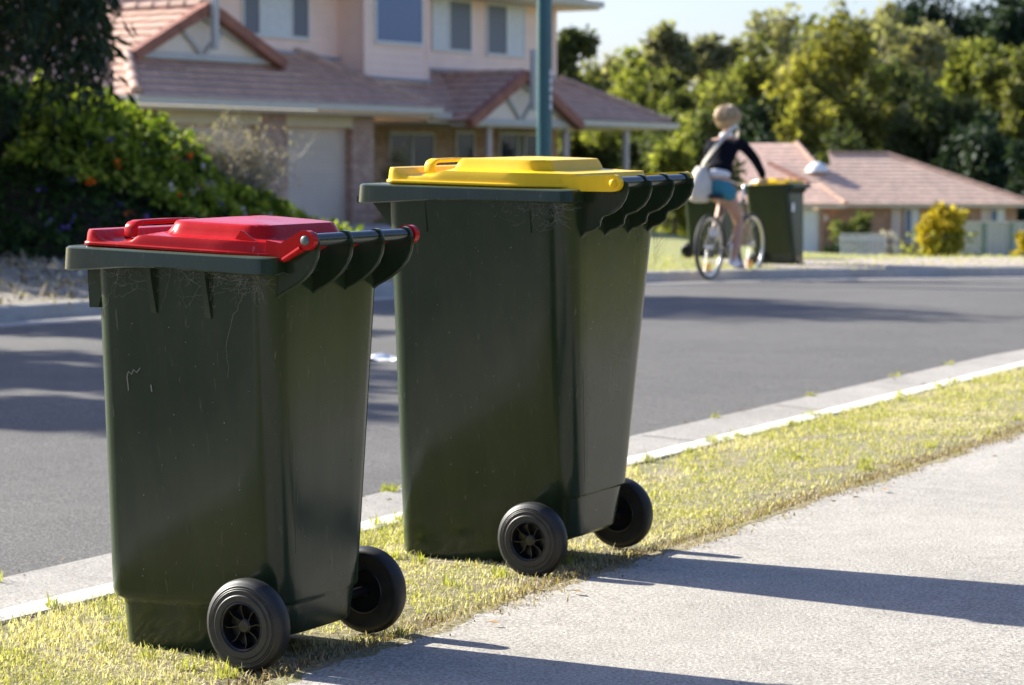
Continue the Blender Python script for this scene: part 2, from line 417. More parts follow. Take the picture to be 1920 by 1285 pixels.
def gz(x, y):
    """land beyond the far kerb"""
    k = sm(x, 1.0, 7.0)
    d = max(0., y-30.5)
    z = -.037*d*k if y < 110 else -.037*79.5*k
    bank = (1-sm(x, -3.2, -.4))*(1-sm(y, 29, 38))
    e = (Vector((x, y))-KP).dot(KN); o = max(0, -e-9.1)
    z += bank*.05*min(o, 4.0)
    if y > 148: z += (min(y, 225)-148)*(.05+.18*sm(x, 3+.06*y, 9+.08*y))
    return z
def fz(o):
    return lambda p, oo: 0
def farstrip(pts, ns, offs, mat, name, lift=0):
    m = MB(); rows = []
    for p, n in zip(pts, ns):
        r = []
        for o in offs:
            q = p+n*o; r.append((q.x, q.y, gz(q.x, q.y)+lift))
        rows.append(r)
    k = len(offs); m.add([q for r in rows for q in r], [(i*k+j, (i+1)*k+j, (i+1)*k+j+1, i*k+j+1) for i in range(len(rows)-1) for j in range(k-1)])
    return m.build(name, mat, smooth=60)
cut = min(range(len(FP)), key=lambda i: (FP[i]-Vector((-.6, 23.9))).length)
struct(farstrip(FP[:cut+1], FN[:cut+1], [.17, .6, 1.2, 2, 2.8, 3.4, 4, 5, 6, 8, 11, 15, 20, 30], M['gravel'], 'gravel_verge'))
struct(farstrip(FP[cut:], FN[cut:], [.17, .6, 1.2, 2, 3, 4, 6, 8, 11, 15, 20, 30, 45, 65, 90], M['lawn'], 'far_lawn'))
i0 = min(range(len(FP)), key=lambda i: (FP[i]-Vector((2.95, 26.7))).length); i1 = min(range(len(FP)), key=lambda i: (FP[i]-Vector((8.3, 27.5))).length)
struct(farstrip(FP[i0:i1], FN[i0:i1], [.16, .6, 1.2, 2.0, 2.7], M['drive'], 'driveway', .008))
# road: one sheet under the two kerbs
m = MB(); a = []; b = []
for t in np.linspace(0, 1, 60):
    q = NP[int(t*(len(NP)-1))]+NN[int(t*(len(NP)-1))]*-.70; a.append((q.x, q.y, -.0915))
    q2 = FP[int(t*(len(FP)-1))]+FN[int(t*(len(FP)-1))]*-.55; b.append((q2.x, q2.y, -.1005))
cols = 12; rows = []
for pa, pb in zip(a, b):
    rows.append([(pa[0]+(pb[0]-pa[0])*k/cols, pa[1]+(pb[1]-pa[1])*k/cols, pa[2]+(pb[2]-pa[2])*k/cols+.05*math.sin(math.pi*k/cols)) for k in range(cols+1)])
n = cols+1
m.add([q for r in rows for q in r], [(i*n+j, (i+1)*n+j, (i+1)*n+j+1, i*n+j+1) for i in range(len(rows)-1) for j in range(cols)])
struct(m.build('road', M['asphalt'], smooth=60))
# the wide ground sheet below everything, to the horizon
m = MB(); xs = list(np.linspace(-120, 140, 40)); ys = [-120, -60, -20, 0, 15, 24, 31, 36, 42, 50, 60, 70, 80, 90, 100, 108, 114, 120, 130, 145, 160, 180, 200, 230, 270, 320, 600]
rows = [[(x, y, (gz(x, min(y, 260))-.25 if y > 33 else -.35)) for x in xs] for y in ys]; n = len(xs)
m.add([q for r in rows for q in r], [(i*n+j, i*n+j+1, (i+1)*n+j+1, (i+1)*n+j) for i in range(len(rows)-1) for j in range(n-1)])
struct(m.build('ground', M['hill'], smooth=180))

# ------------------------------------------------------------------ grass on the verge
def blades(n, sampler, L, Wd, zbase, tintf, lean=1.0):
    P = sampler(n); n = len(P)
    th = RNG.uniform(0, 2*np.pi, n); ln = RNG.uniform(L[0], L[1], n)*(1+.5*(RNG.random(n) > .93)); wd = RNG.uniform(Wd[0], Wd[1], n)
    tilt = RNG.uniform(.35, 1.5, n)*lean
    d = np.stack([np.cos(th), np.sin(th)], 1); sd_ = np.stack([-d[:, 1], d[:, 0]], 1)
    th2 = RNG.uniform(-.8, .8, n)
    z0 = np.array([zbase(x, y) for x, y in P])
    mid = np.zeros((n, 3)); mid[:, :2] = P+d*(ln*.5*np.sin(tilt*.7))[:, None]; mid[:, 2] = z0+ln*.5*np.cos(tilt*.7)
    tip = np.zeros((n, 3)); tip[:, :2] = P+d*(ln*np.sin(tilt))[:, None]; tip[:, 2] = z0+ln*np.maximum(.05, np.cos(tilt*1.05))
    base = np.zeros((n, 3)); base[:, :2] = P; base[:, 2] = z0-.004
    s3 = np.zeros((n, 3)); s3[:, :2] = sd_*(wd/2)[:, None]
    V = np.stack([base-s3, base+s3, mid+s3*.85, mid-s3*.85, tip], 1).reshape(-1, 3)
    idx = np.arange(n)*5
    q = np.stack([idx, idx+1, idx+2, idx+3, idx+3, idx+2, idx+4], 1).ravel()
    sizes = np.tile([4, 3], n)
    return V, q, sizes, np.repeat(tintf(P, n), 5)
def ptint(P, n):
    e = (P-np.array(KP))@np.array(KN)
    patch = .5+.5*np.sin(P[:, 0]*5.1+1.3*np.sin(P[:, 1]*3.7))*np.sin(P[:, 1]*4.3+1.1*np.sin(P[:, 0]*6.1))
    edge = np.clip((e-.62)/.3, 0, 1)
    t = RNG.normal(.53, .22, n)-.42*(patch < .38)-.45*edge*(RNG.random(n) < .75)
    t = np.where(RNG.random(n) < .33, RNG.uniform(0, .3, n), t)
    return np.clip(t, 0, 1)
def verge_sampler(s0, s1, dens_edge=True):
    def f(n):
        s = RNG.uniform(s0, s1, n); e = RNG.uniform(-.02, .93, n)
        patch = np.sin(s*9+2*np.sin(e*11))*np.sin(e*13+1.7*np.sin(s*7))
        patch2 = np.sin(s*2.3+1.3*np.sin(e*7))*np.sin(e*5.1+np.sin(s*3.1)); keep = RNG.random(n) < np.clip(.92-.5*(patch > .25)-.3*(patch2 > .45)-1.2*np.clip((e-.74)/.2, 0, 1)*(.55+.45*np.sin(s*6.3+2*np.sin(s*2.1)))-.45*(np.sin(s*4.1+3*np.sin(e*4.2))*np.sin(e*9.3+2.2*np.sin(s*2.9)) > .55), .05, 1)
        s, e = s[keep], e[keep]
        return np.array(KP)+np.outer(s, np.array(KD))+np.outer(e, np.array(KN))
    return f
zb = lambda x, y: VG+.002
parts = [blades(85000, verge_sampler(-4.6, -.9), (.006, .021), (.0016, .0038), zb, ptint),
         blades(60000, verge_sampler(-1.0, 5.5), (.008, .025), (.002, .0046), zb, ptint)]
V = []; Q = []; S = []; T = []; off = 0
for v, q, s, t in parts:
    V.append(v); Q.append(q+off); S.append(s); T.append(t); off += len(v)
g = np_mesh('grass', np.concatenate(V), np.concatenate(Q), np.concatenate(S), M['grass'], tint=np.concatenate(T)); tag(g, 'short dry green grass growing on the verge around the bins', 'grass', kind='stuff')
# soil and dead thatch spilling over the path edge
es = np.arange(-5.2, 7, .025); r3 = np.random.default_rng(9)
wob = .018*np.sin(es*3.3)+.014*np.sin(es*8.1+1)+.010*np.sin(es*19+2)+.007*np.sin(es*41)+r3.normal(0, .004, len(es))
m = MB(); vs = []
for s_, w_ in zip(es, wob):
    for j_, e_ in enumerate((.90, .942+w_*.4, .972+w_)): q = KP+KD*s_+KN*e_; vs.append((q.x, q.y, VG+(-.006 if e_ < .91 else (.0112 if j_ == 1 else .0079))))
m.add(vs, [(i*3+j, (i+1)*3+j, (i+1)*3+j+1, i*3+j+1) for i in range(len(es)-1) for j in range(2)])
struct(m.build('path_edge_soil', M['soil'], smooth=60))
# longer tufts at the wheels, along the kerb and in the gutter joint
def tuft_sampler(n):
    c = []
    for (u_, v_), (bx, by, yw) in [((.16, -.30), (-.5908, 5.3027, -.5092)), ((.05, -.29), (-.5908, 5.3027, -.5092)), ((-.1, -.24), (-.5908, 5.3027, -.5092)), ((-.25, -.2), (-.5908, 5.3027, -.5092)), ((.1, -.32), (.0406, 6.5366, -.5163)), ((-.2, -.24), (.0406, 6.5366, -.5163)), ((-.3, -.2), (.0406, 6.5366, -.5163)), ((.25, .25), (-.5908, 5.3027, -.5092))]:
        c.append((bx+math.cos(yw)*u_-math.sin(yw)*v_, by+math.sin(yw)*u_+math.cos(yw)*v_))
    for k in range(30): q = KP+KD*RNG.uniform(-4.5, 5)+KN*RNG.normal(-.01, .03); c.append((q.x, q.y))
    for k in range(24): q = KP+KD*RNG.uniform(-4.5, 5)+KN*RNG.uniform(.1, .85); c.append((q.x, q.y))
    for k in range(12): q = KP+KD*RNG.uniform(-4.5, 7)+KN*-.765; c.append((q.x, q.y))
    c = np.array(c); i = RNG.integers(0, len(c), n); return c[i]+RNG.normal(0, .014, (n, 2))
def tuft_z(x, y):
    e = (x-KP.x)*KN.x+(y-KP.y)*KN.y
    return -.088 if e < -.6 else (.012 if e < .02 else VG+.002)
v, q, s_, t = blades(2300, tuft_sampler, (.014, .044), (.0022, .0048), tuft_z, lambda P, n: np.clip(RNG.normal(.66, .2, n), 0, 1), .75)
tag(np_mesh('grass_tufts', v, q, s_, M['grass'], tint=t), 'longer green grass tufts at the bin wheels and along the kerb', 'grass', kind='stuff')
# dry leaf scraps on the gravelly far verge
def gv_sampler(n):
    i = RNG.integers(4, cut+1, n); o = .3+RNG.random(n)*4.6
    return np.array([tuple(FP[k]+FN[k]*oo) for k, oo in zip(i, o)])+RNG.normal(0, .3, (n, 2))
v, q, s_, t = blades(7000, gv_sampler, (.04, .11), (.02, .05), lambda x, y: gz(x, y)+.01, lambda P, n: RNG.random(n), 1.1)
tag(np_mesh('leaf_mulch', v, q, s_, leafmat('dry leaf mulch', [(0, (.10, .075, .055)), (.5, (.34, .28, .20)), (1, (.66, .58, .46))], .2, .8), tint=t), 'dry leaf mulch strewn over the gravelly far verge', 'mulch', kind='stuff')
# dead clippings along the path edge
def litter_sampler(n):
    s = RNG.uniform(-4.4, 4, n); e = RNG.normal(.925+.03*np.sin(s*3.1)*np.sin(s*7.7), .038, n)
    return np.array(KP)+np.outer(s, np.array(KD))+np.outer(e, np.array(KN))
v, q, s, t = blades(9000, litter_sampler, (.008, .028), (.002, .0045), lambda x, y: VG+.006, lambda P, n: RNG.uniform(0, .22, n), 1.15)
tag(np_mesh('grass_clippings', v, q, s, leafmat('dead straw', [(0, (.16, .11, .06)), (.5, (.38, .29, .17)), (1, (.62, .52, .36))], .25, .7), tint=t*4), 'dry straw clippings scattered along the footpath edge', 'clippings', kind='stuff')
def far_sampler(n):
    i = RNG.integers(cut, max(cut+2, i1+6), n); o = .25+RNG.random(n)**1.3*4.5
    return np.array([tuple(FP[k]+FN[k]*oo) for k, oo in zip(i, o)])+RNG.normal(0, .3, (n, 2))
def far_ok(P): return P
v, q, s, t = blades(9000, far_sampler, (.03, .07), (.006, .012), lambda x, y: gz(x, y), lambda P, n: np.clip(RNG.normal(.4, .25, n), 0, 1))
keepmask = np.ones(len(s)//2, bool)
tag(np_mesh('far_grass', v, q, s, M['grass'], tint=t), 'dry yellow grass beyond the far kerb', 'grass', kind='stuff')

# ------------------------------------------------------------------ wheelie bins
def rring(uF, uB, w2, r, z, k=6, side=1):
    out = []
    cs = ((uB-r, w2-r, 0), (uF+r, w2-r, 90), (uF+r, -w2+r, 180), (uB-r, -w2+r, 270))
    for i, (cx, cy, a0) in enumerate(cs):
        arc = [(cx+r*math.cos(R(a0+90*j/k)), cy+r*math.sin(R(a0+90*j/k))) for j in range(k+1)]
        out += arc
        nx = cs[(i+1) % 4]; st = (nx[0]+r*math.cos(R(nx[2])), nx[1]+r*math.sin(R(nx[2])))
        for j in range(1, side): out.append((arc[-1][0]+(st[0]-arc[-1][0])*j/side, arc[-1][1]+(st[1]-arc[-1][1])*j/side))
    return [(u, v, z(u, v) if callable(z) else z) for u, v in out]
def lerp(a, b, t): return tuple(x+(y-x)*t for x, y in zip(a, b))
SPEC = {
 'large': dict(zlo=.12, lo=(-.325, .236, .160), zhi=.90, hi=(-.276, .290, .262), r=.06, step=None,
    rim=(-.355, .305, .281), rtop=(1.036, 1.014), rbot=((-.33, .984), (-.07, .991), (.30, .982)), lip=True,
    lid=(-.276, .288, .262), lb=(1.036, 1.0155), hu=.396, hz=1.030, hv=.203, lt=.218, hr=.0150, fins=(-.194, -.058, .074, .194),
    finpoly=[(.288, 1.0), (.40, 1.034), (.4235, 1.030), (.425, 1.012), (.417, .99), (.402, .970), (.38, .955), (.352, .946), (.344, .936), (.342, .922), (.325, .912), (.303, .906), (.286, .89), (.24, .89), (.24, 1.0)],
    ribs=((-.142, .908), (.173, .905)), lug=[(.20, 1.046), (.30, 1.049), (.39, 1.051)], lugb=[(.385, 1.008), (.30, 1.010), (.20, 1.012)], lr=.0215, wU=.160, wV=.279, panel=(-.095, .185, .19),
    lift=[(-.343, .986), (-.27, .900), (-.26, .900), (-.26, .986)], zback=.082, backstep=.205),
 'small': dict(zlo=.13, lo=(-.270, .212, .167), zhi=.78, hi=(-.240, .242, .218), r=.055, step=.118,
    rim=(-.303, .262, .246), rtop=(.902, .876), rbot=((-.285, .848), (-.09, .855), (.26, .839)), lip=False,
    lid=(-.262, .262, .226), lb=(.901, .8725), hu=.324, hz=.911, hv=.196, lt=.210, hr=.0135, fins=(-.188, -.062, .062, .182),
    finpoly=[(.240, .872), (.318, .914), (.3395, .912), (.342, .898), (.338, .876), (.328, .856), (.312, .838), (.29, .822), (.268, .810), (.250, .802), (.232, .79), (.19, .79), (.19, .872)],
    ribs=((-.065, .757), (.078, .747)), lug=[(.225, .912), (.262, .906), (.312, .931)], lugb=[(.318, .892), (.268, .868), (.225, .874)], lr=.0205, wU=.170, wV=.260, panel=(-.088, .195, .172),
    lift=[(-.252, .852), (-.249, .766), (-.224, .766), (-.216, .79), (-.19, .80), (-.19, .852)], zback=.06, backstep=None)}

def smf(x, a, b): return sm(x, a, b)
def make_bin(size, lidmat, green, label, group=None, webs=True):
    S = SPEC[size]; root = empty('wheelie_bin', label=label, cat='wheelie bin', group=group)
    # --- body
    zl, zh = S['zlo'], S['zhi']
    def dims(z, ins=0):
        q = lerp(S['lo'], S['hi'], (z-zl)/(zh-zl)); return (q[0]+ins, q[1]-ins, q[2]-ins)
    def dimf(z, ins):
        q = dims(z); return (q[0]+ins, q[1]-.1*ins, q[2]-ins*.8)
    zbk = S['zback']
    def lowz(z0):
        return lambda u, v: z0+(zbk-z0)*sm(u, -.02, .10) if z0 < zbk else z0
    rings = []
    if S['step']:
        st = S['step']
        for z, ins in ((.0, .034), (.008, .026), (st-.012, .022)): rings.append(rring(*dimf(z, ins), S['r']-.01, z, side=8))
        rings.append(rring(*dimf(st-.006, .018), S['r'], st-.006, side=8)); rings.append(rring(*dimf(st+.004, .004), S['r'], st+.004, side=8))
        rings = [[(u, v, z+(zbk-0)*sm(u, -.02, .08)*(1-z/(st+.03))) for u, v, z in r] for r in rings]
        zs = [st+.02, .2, .3, .45, .6, .7, zh, zh+.082]
        for z in zs: rings.append(rring(*dims(z), S['r'], z, side=8))
    else:
        bs = S['backstep']
        for z, ins in ((.0, .02), (.006, .008), (.02, .0)):
            rings.append([(u, v, z+(zbk)*sm(u, -.02, .08)*(1-z/.25)) for u, v, z in rring(*dims(z, ins), S['r'], z, side=8)])
        for z in (bs-.008, bs, .3, .45, .6, .75, zh, zh+.098):
            d = dims(z)
            if z == bs-.008: d = (d[0], d[1]-.0, d[2])
            rings.append(rring(*d, S['r'], z, side=8))
        # recessed lower back panel
        rings = [[((u-.010 if (u > .15 and z < bs-.004) else u), v, z) for u, v, z in r] for r in rings]
    m = MB().loft(rings)
    top = dims(zh)
    for sgn in (-1,):
        m.tube([(dims(z)[1]-.0012, sgn*(dims(z)[2]-S['r']-.004), z) for z in np.linspace(.24, .24+.45*(zh-.24), 6)], .0026, 6)
    # side ribs below the rim, lift lugs at the front
    for u, zr in S['ribs']:
        for sgn in (-1, 1):
            w_t = dims(zh)[2]; poly = [(sgn*(w_t-.01), zh+.09), (sgn*(S['rim'][2]-.006), zh+.09), (sgn*(S['rim'][2]-.010), zh+.05), (sgn*(dims(zr)[2]+.004), zr), (sgn*(dims(zr)[2]-.01), zr)]
            m.prism(poly, u-.007, u+.007, 'x')
    for vv in (-.203, -.12, 0, .12, .203):
        m.prism(S['lift'], vv-.006, vv+.006, 'y')
    if size == 'small': m.prism([(-.252, .852), (-.250, .768), (-.243, .768), (-.245, .852)], -.206, .206, 'y')
    m.build('body', green, root, smooth=35)
    # --- rim
    rf, rb, rw = S['rim']; t0, t1 = S['rtop']
    def ztop(u): return t0+(t1-t0)*(u-rf)/(rb-rf)
    def zbot(u):
        P = S['rbot']
        for (a, za), (b, zb_) in zip(P[:-1], P[1:]):
            if u <= b: return za+(zb_-za)*sm(u, a, b)
        return P[-1][1]
    rr_ = .035
    rg = [rring(rf+.03, rb-.03, rw-.03, rr_*.6, lambda u, v: zbot(u)+.012, side=14),
          rring(rf+.004, rb-.004, rw-.004, rr_, lambda u, v: zbot(u), side=14),
          rring(rf, rb, rw, rr_, lambda u, v: zbot(u)+.003, side=14),
          rring(rf+.003, rb-.003, rw-.003, rr_, lambda u, v: ztop(u)-.004, side=14),
          rring(rf+.008, rb-.008, rw-.008, rr_*.9, lambda u, v: ztop(u), side=14),
          rring(rf+.09, rb-.05, rw-.05, rr_*.6, lambda u, v: ztop(u)+.001, side=14)]
    m = MB().loft(rg)
    if S['lip']: m.box(rf-.013, rf+.002, -.245, .245, .984, 1.001)
    m.build('rim', green, root, smooth=40)
    # --- handle and its brackets
    MB().tube([(S['hu'], v, S['hz']) for v in np.linspace(-S['hv'], S['hv'], 9)], S['hr'], 20).build('handle', M['handle'], root, smooth=50)
    for v in S['fins']:
        fm = MB(); fm.prism(S['finpoly'], v-.003, v+.003, 'y')
        fm.tube([(u, v, z) for u, z in S['finpoly'][1:-2]], .0042, 6)
        fm.lathe([(S['hr']*.5, -.006), (S['hr']+.0035, -.006), (S['hr']+.0045, 0), (S['hr']+.0035, .006), (S['hr']*.5, .006)], (S['hu'], v, S['hz']), 'y', 20)
        fm.build('handle_bracket', green, root, smooth=40)
    # --- lid
    lf, lbk, lw = S['lid']; b0, b1 = S['lb']; pu0, pu1, pv = S['panel']
    def zlid(u): return b0+(b1-b0)*(u-lf)/(lbk-lf)
    def deck(u, v, d):
        h = .0
        lip = 1-sm(u, lf+.036, lf+.055); main = sm(u, -.125, -.098)
        h = .025+.018*lip+.0135*main
        # scooped corners beside the grip
        h -= .010*math.exp(-((u-lf-.09)/.035)**2-((abs(v)-lw*.78)/.05)**2)
        pd = min(u-pu0, pu1-u, pv-abs(v), (pu1-u+pv-abs(v)-.04)*.7)
        if size == 'small':
            q0, q1 = max(abs(u-(pu0+pu1)/2)-(pu1-pu0)/2+.06, 0), max(abs(v)-pv+.06, 0); pd = min(pd+.02, .06-math.hypot(q0, q1)) if (q0 and q1) else min(u-pu0, pu1-u, pv-abs(v))
        h += (.025 if size == 'small' else .027)*sm(pd, 0, .021 if size == 'small' else .016)
        if size == 'small': h += .012*max(0, min(1, pd/.12))-.006
        else: h += .004*max(0, min(1, pd/.1))
        h += .004*sm(d, .02, .1)
        return h
    rings = []
    ds = [.011, 0, 0, .0015, .0045, .006, .0075, .010, .0125, .015, .018, .022]+[.028+.006*i for i in range(34)]
    for i, d in enumerate(ds):
        if lw-d < .012: break
        r0 = max(.034-d*.8, .006)
        rg = rring(lf+d, lbk-d, lw-d, r0, 0, k=6, side=34)
        if i == 0: zf = lambda u, v: zlid(u)-.002
        elif i == 1: zf = lambda u, v: zlid(u)+.0042
        elif i == 2: zf = lambda u, v: zlid(u)+.0085
        elif i == 3: zf = lambda u, v: zlid(u)+.0107
        elif i == 4: zf = lambda u, v: zlid(u)+.011
        else:
            wl = sm(d, .0035, .0095)
            zf = (lambda wl, d: lambda u, v: zlid(u)+.011+(deck(u, v, d)-.011)*wl)(wl, d)
        rings.append([(u, v*(1-(1-S['lt']/lw)*sm(u, .10, lbk)), zf(u, v)) for u, v, _ in rg])
    m = MB().loft(rings, cap0=True, cap1=True)
    arc = []
    for a in range(100, -105, -15): arc.append((S['hu']+S['lr']*math.cos(R(a)), S['hz']+S['lr']*math.sin(R(a))))
    poly = S['lug']+arc+S['lugb']
    for sgn in (-1, 1):
        a0, a1 = S['lt']-.017, S['lt']
        m.prism(poly, sgn*a0, sgn*a1, 'y')
        if size == 'small':
            (m.prism([(.132, .914), (.148, .932), (.154, .930), (.186, .908)], sgn*(lw-.040), sgn*(lw-.035), 'y') if sgn < 0 else None)
            m.tube([(.268, sgn*S['lt'], .871), (.312, sgn*S['lt'], .895)], .006, 8)
    m.build('lid', lidmat, root, smooth=32, fix=True)
    lid = root.children[-1]
    # lid grip: a bar on two posts across the tray
    zt = zlid(lf+.08)
    gm = MB(); gu = lf+.075; zt -= .008 if size == 'small' else 0
    path = [(gu, -.135, zt+.028), (gu, -.135, zt+.048), (gu, -.128, zt+.056), (gu, -.11, zt+.060), (gu, 0, zt+.061), (gu, .08, zt+.060), (gu, .098, zt+.056), (gu, .105, zt+.048), (gu, .105, zt+.028)]
    rings = []
    for i, p in enumerate(path):
        t = (Vector(path[min(i+1, 8)])-Vector(path[max(i-1, 0)])).normalized(); b = Vector((1, 0, 0)); c = t.cross(b)
        rings.append([Vector(p)+b*.016*x+c*.0055*y for x, y in ((-1, -.6), (-.8, -1), (.8, -1), (1, -.6), (1, .6), (.8, 1), (-.8, 1), (-1, .6))])
    gm.loft(rings).build('lid_grip', lidmat, lid, smooth=60)
    # pins
    for sgn in (-1, 1):
        a = S['lt']; pm = MB()
        pm.lathe([(.0, sgn*(a+.007)), (.007, sgn*(a+.0065)), (.010, sgn*(a+.004)), (.0105, sgn*(a-.002))], (S['hu'], 0, S['hz']), 'y', 18)
        pm.build('hinge_pin', M['pin'] if size == 'small' else lidmat, lid, smooth=60)
    # --- wheels
    MB().tube([(S['wU'], -S['wV']+.02, .1), (S['wU'], S['wV']-.02, .1)], .011, 12).build('axle', M['hub'], root, smooth=50)
    for sgn in (-1, 1):
        wh = empty('wheel', (S['wU'], sgn*(S['wV']-.050), .1)); wh.parent = root
        tp = [(.051, .046), (.054, .050), (.0665, .0505), (.0695, .0480), (.0775, .0485), (.0792, .0462), (.0815, .0466), (.0832, .0446), (.0865, .0450), (.0885, .0430), (.0930, .0415), (.0975, .036), (.0998, .029), (.1, .023), (.0994, .014), (.0965, .006), (.091, .001), (.082, 0), (.078, .002), (.051, .002)]
        MB().lathe([(r, sgn*a) for r, a in tp]+[(tp[0][0], sgn*tp[0][1])], n=56).build('tyre', M['rubber'], wh, smooth=38)
        hp = [(.0525, .045), (.0520, .0485), (.050, .0495), (.0478, .047), (.047, .030), (.044, .020), (.016, .018), (.0155, .036), (.012, .039), (.0, .0395)]
        hm = MB(); hm.lathe([(r, sgn*a) for r, a in hp], n=48)
        hm.lathe([(r, sgn*a) for r, a in ((.0520, .002), (.050, .001), (.048, .004), (.046, .012), (.016, .014), (.014, .004), (0, .004))], n=48)
        for k in range(8):
            a0 = 2*math.pi*k/8; pr = []
            for j in range(6):
                rr2 = .013+.0355*j/5; a = a0+.16*math.sin(math.pi*j/5*.9)
                pr.append((rr2*math.cos(a), rr2*math.sin(a)))
            rings = []
            for j, (x, z) in enumerate(pr):
                tx, tz = pr[min(j+1, 5)][0]-pr[max(j-1, 0)][0], pr[min(j+1, 5)][1]-pr[max(j-1, 0)][1]; L_ = math.hypot(tx, tz); nx, nz = -tz/L_*.0014, tx/L_*.0014
                hi_ = sgn*(.036+.004*j/5)
                rings.append([(x+nx, sgn*.018, z+nz), (x-nx, sgn*.018, z-nz), (x-nx*.6, hi_, z-nz*.6), (x+nx*.6, hi_, z+nz*.6)])
            hm.loft(rings)
        hm.build('wheel_hub', M['hub'], wh, smooth=38)
    # --- cobwebs and specks caught under the rim
    if webs:
        wm = MB(); rnd = random.Random(3 if size == 'small' else 8)
        def strand(p, q, sag, r=.00019, n=8, jit=.0035):
            pts = []
            for i in range(n+1):
                t = i/n; c = Vector(p).lerp(Vector(q), t); c.z -= sag*4*t*(1-t)
                if 0 < i < n: c += Vector((rnd.uniform(-jit, jit), 0, rnd.uniform(-jit, jit)))
                pts.append(c)
            wm.tube(pts, r, 3, False)
        zr = zbot(0)
        def side(u, z): return (u, -(dims(z)[2]+.0012), z)
        spots = [(-.02, .10), (.10, .09), (.20, .07)] if size == 'small' else [(.22, .05), (.27, .04), (.18, .05)]
        for _ in range(130 if size == 'small' else 110):
            c, sp = rnd.choice(spots); u = rnd.gauss(c, sp); u = max(rf+.06, min(rb-.05, u))
            if rnd.random() < .6:
                p = (u, -rnd.uniform(top[2], rw-.002), zr-.001); z2 = zr-abs(rnd.gauss(.02, .028))-.004; q = side(u+rnd.gauss(0, .035), z2)
            else:
                z1 = zr-abs(rnd.gauss(.02, .02))-.004; p = side(u, z1); q = side(u+rnd.gauss(0, .05), z1+rnd.gauss(-.004, .012))
            if q[2] > zr: continue
            strand(p, q, abs(rnd.gauss(0, .006)))
        if size == 'small':   # strands at the front lug, a dried slime trail
            for _ in range(26):
                z1 = rnd.uniform(.755, .80); z2 = rnd.uniform(.60, .74); strand((-.205+rnd.gauss(0, .006), -.20, z1-.03), (dims(z2)[0]+.02+rnd.gauss(0, .008), -(dims(z2)[2]-.025), z2), rnd.uniform(-.004, .01))
            pts = [side(u, z) for u, z in ((-.152, .585), (-.153, .618), (-.148, .628), (-.14, .622), (-.134, .632), (-.126, .626), (-.116, .636))]
            wm.tube(pts, .0013, 5); wm.tube([side(-.09, .60), side(-.089, .585)], .0015, 5)
            strand(side(.17, .80), side(.12, .70), -.004, .0005); strand(side(.12, .70), side(.115, .62), 0, .0004)
        else:
            for _ in range(30): strand((.30+rnd.uniform(0, .08), .215, rnd.uniform(.91, .95)), (.285, .235, rnd.uniform(.78, .9)), rnd.uniform(-.01, .02))
        for _ in range(50 if size == 'small' else 34):
            z = rnd.uniform(.15, zh); s_ = rnd.uniform(.0004, .0012)
            if rnd.random() < .6:
                u = rnd.uniform(dims(z)[0]+.06, dims(z)[1]-.06); c = side(u, z); wm.box(c[0]-s_, c[0]+s_*.6, c[1]-.0008, c[1]+.001, c[2]-s_, c[2]+s_*1.5)
            else:
                v = rnd.uniform(-dims(z)[2]+.06, dims(z)[2]-.06); u = dims(z)[1]+.0008; wm.box(u-.001, u+.0006, v-s_, v+s_*.6, z-s_, z+s_)
        wm.build('cobweb', M['web'], root)['kind'] = 'stuff'
    return root
def place_bin(o, x, y, z0, yaw, ta, tb):
    c, s = math.cos(yaw), math.sin(yaw)
    U = Vector((c, s, ta)).normalized(); V_ = Vector((-s, c, tb)); V_ = (V_-U*V_.dot(U)).normalized(); Z = U.cross(V_)
    m = Matrix((U, V_, Z)).transposed().to_4x4(); m.translation = (x, y, z0); o.matrix_world = m

redbin = make_bin('small', M['red'], M['green'], 'small dark green wheelie bin with red lid and cobwebs, in front on the verge', 'wheelie bins put out for collection')
place_bin(redbin, -.5908, 5.3027, .0075, -.5092, .0149, .0102)
yelbin = make_bin('large', M['yellow'], M['green'], 'large dark green wheelie bin with yellow lid on the near grass verge', 'wheelie bins put out for collection')
place_bin(yelbin, .0406, 6.5366, .0054, -.5163, .0097, .0207)
fy = copy_tree(yelbin); fy['label'] = 'yellow lidded wheelie bin beyond the cyclist across the road'
place_bin(fy, 3.07, 28.0, -.045, R(150), 0, 0); fy.scale = (.95,)*3
fr_ = copy_tree(redbin); fr_['label'] = 'red lidded wheelie bin half hidden behind the cyclist'
place_bin(fr_, 2.47, 30.2, -.01, R(150), 0, 0)
for rt in (fy, fr_):
    for ch in list(rt.children):
        if ch.name.startswith('cobweb'): bpy.data.objects.remove(ch)
st = MB(); st.box(-.3285, -.3265, .10, .17, .70, .80)
st2 = st.build('sticker', M['white'], fy); st2.location = (.035, 0, 0)
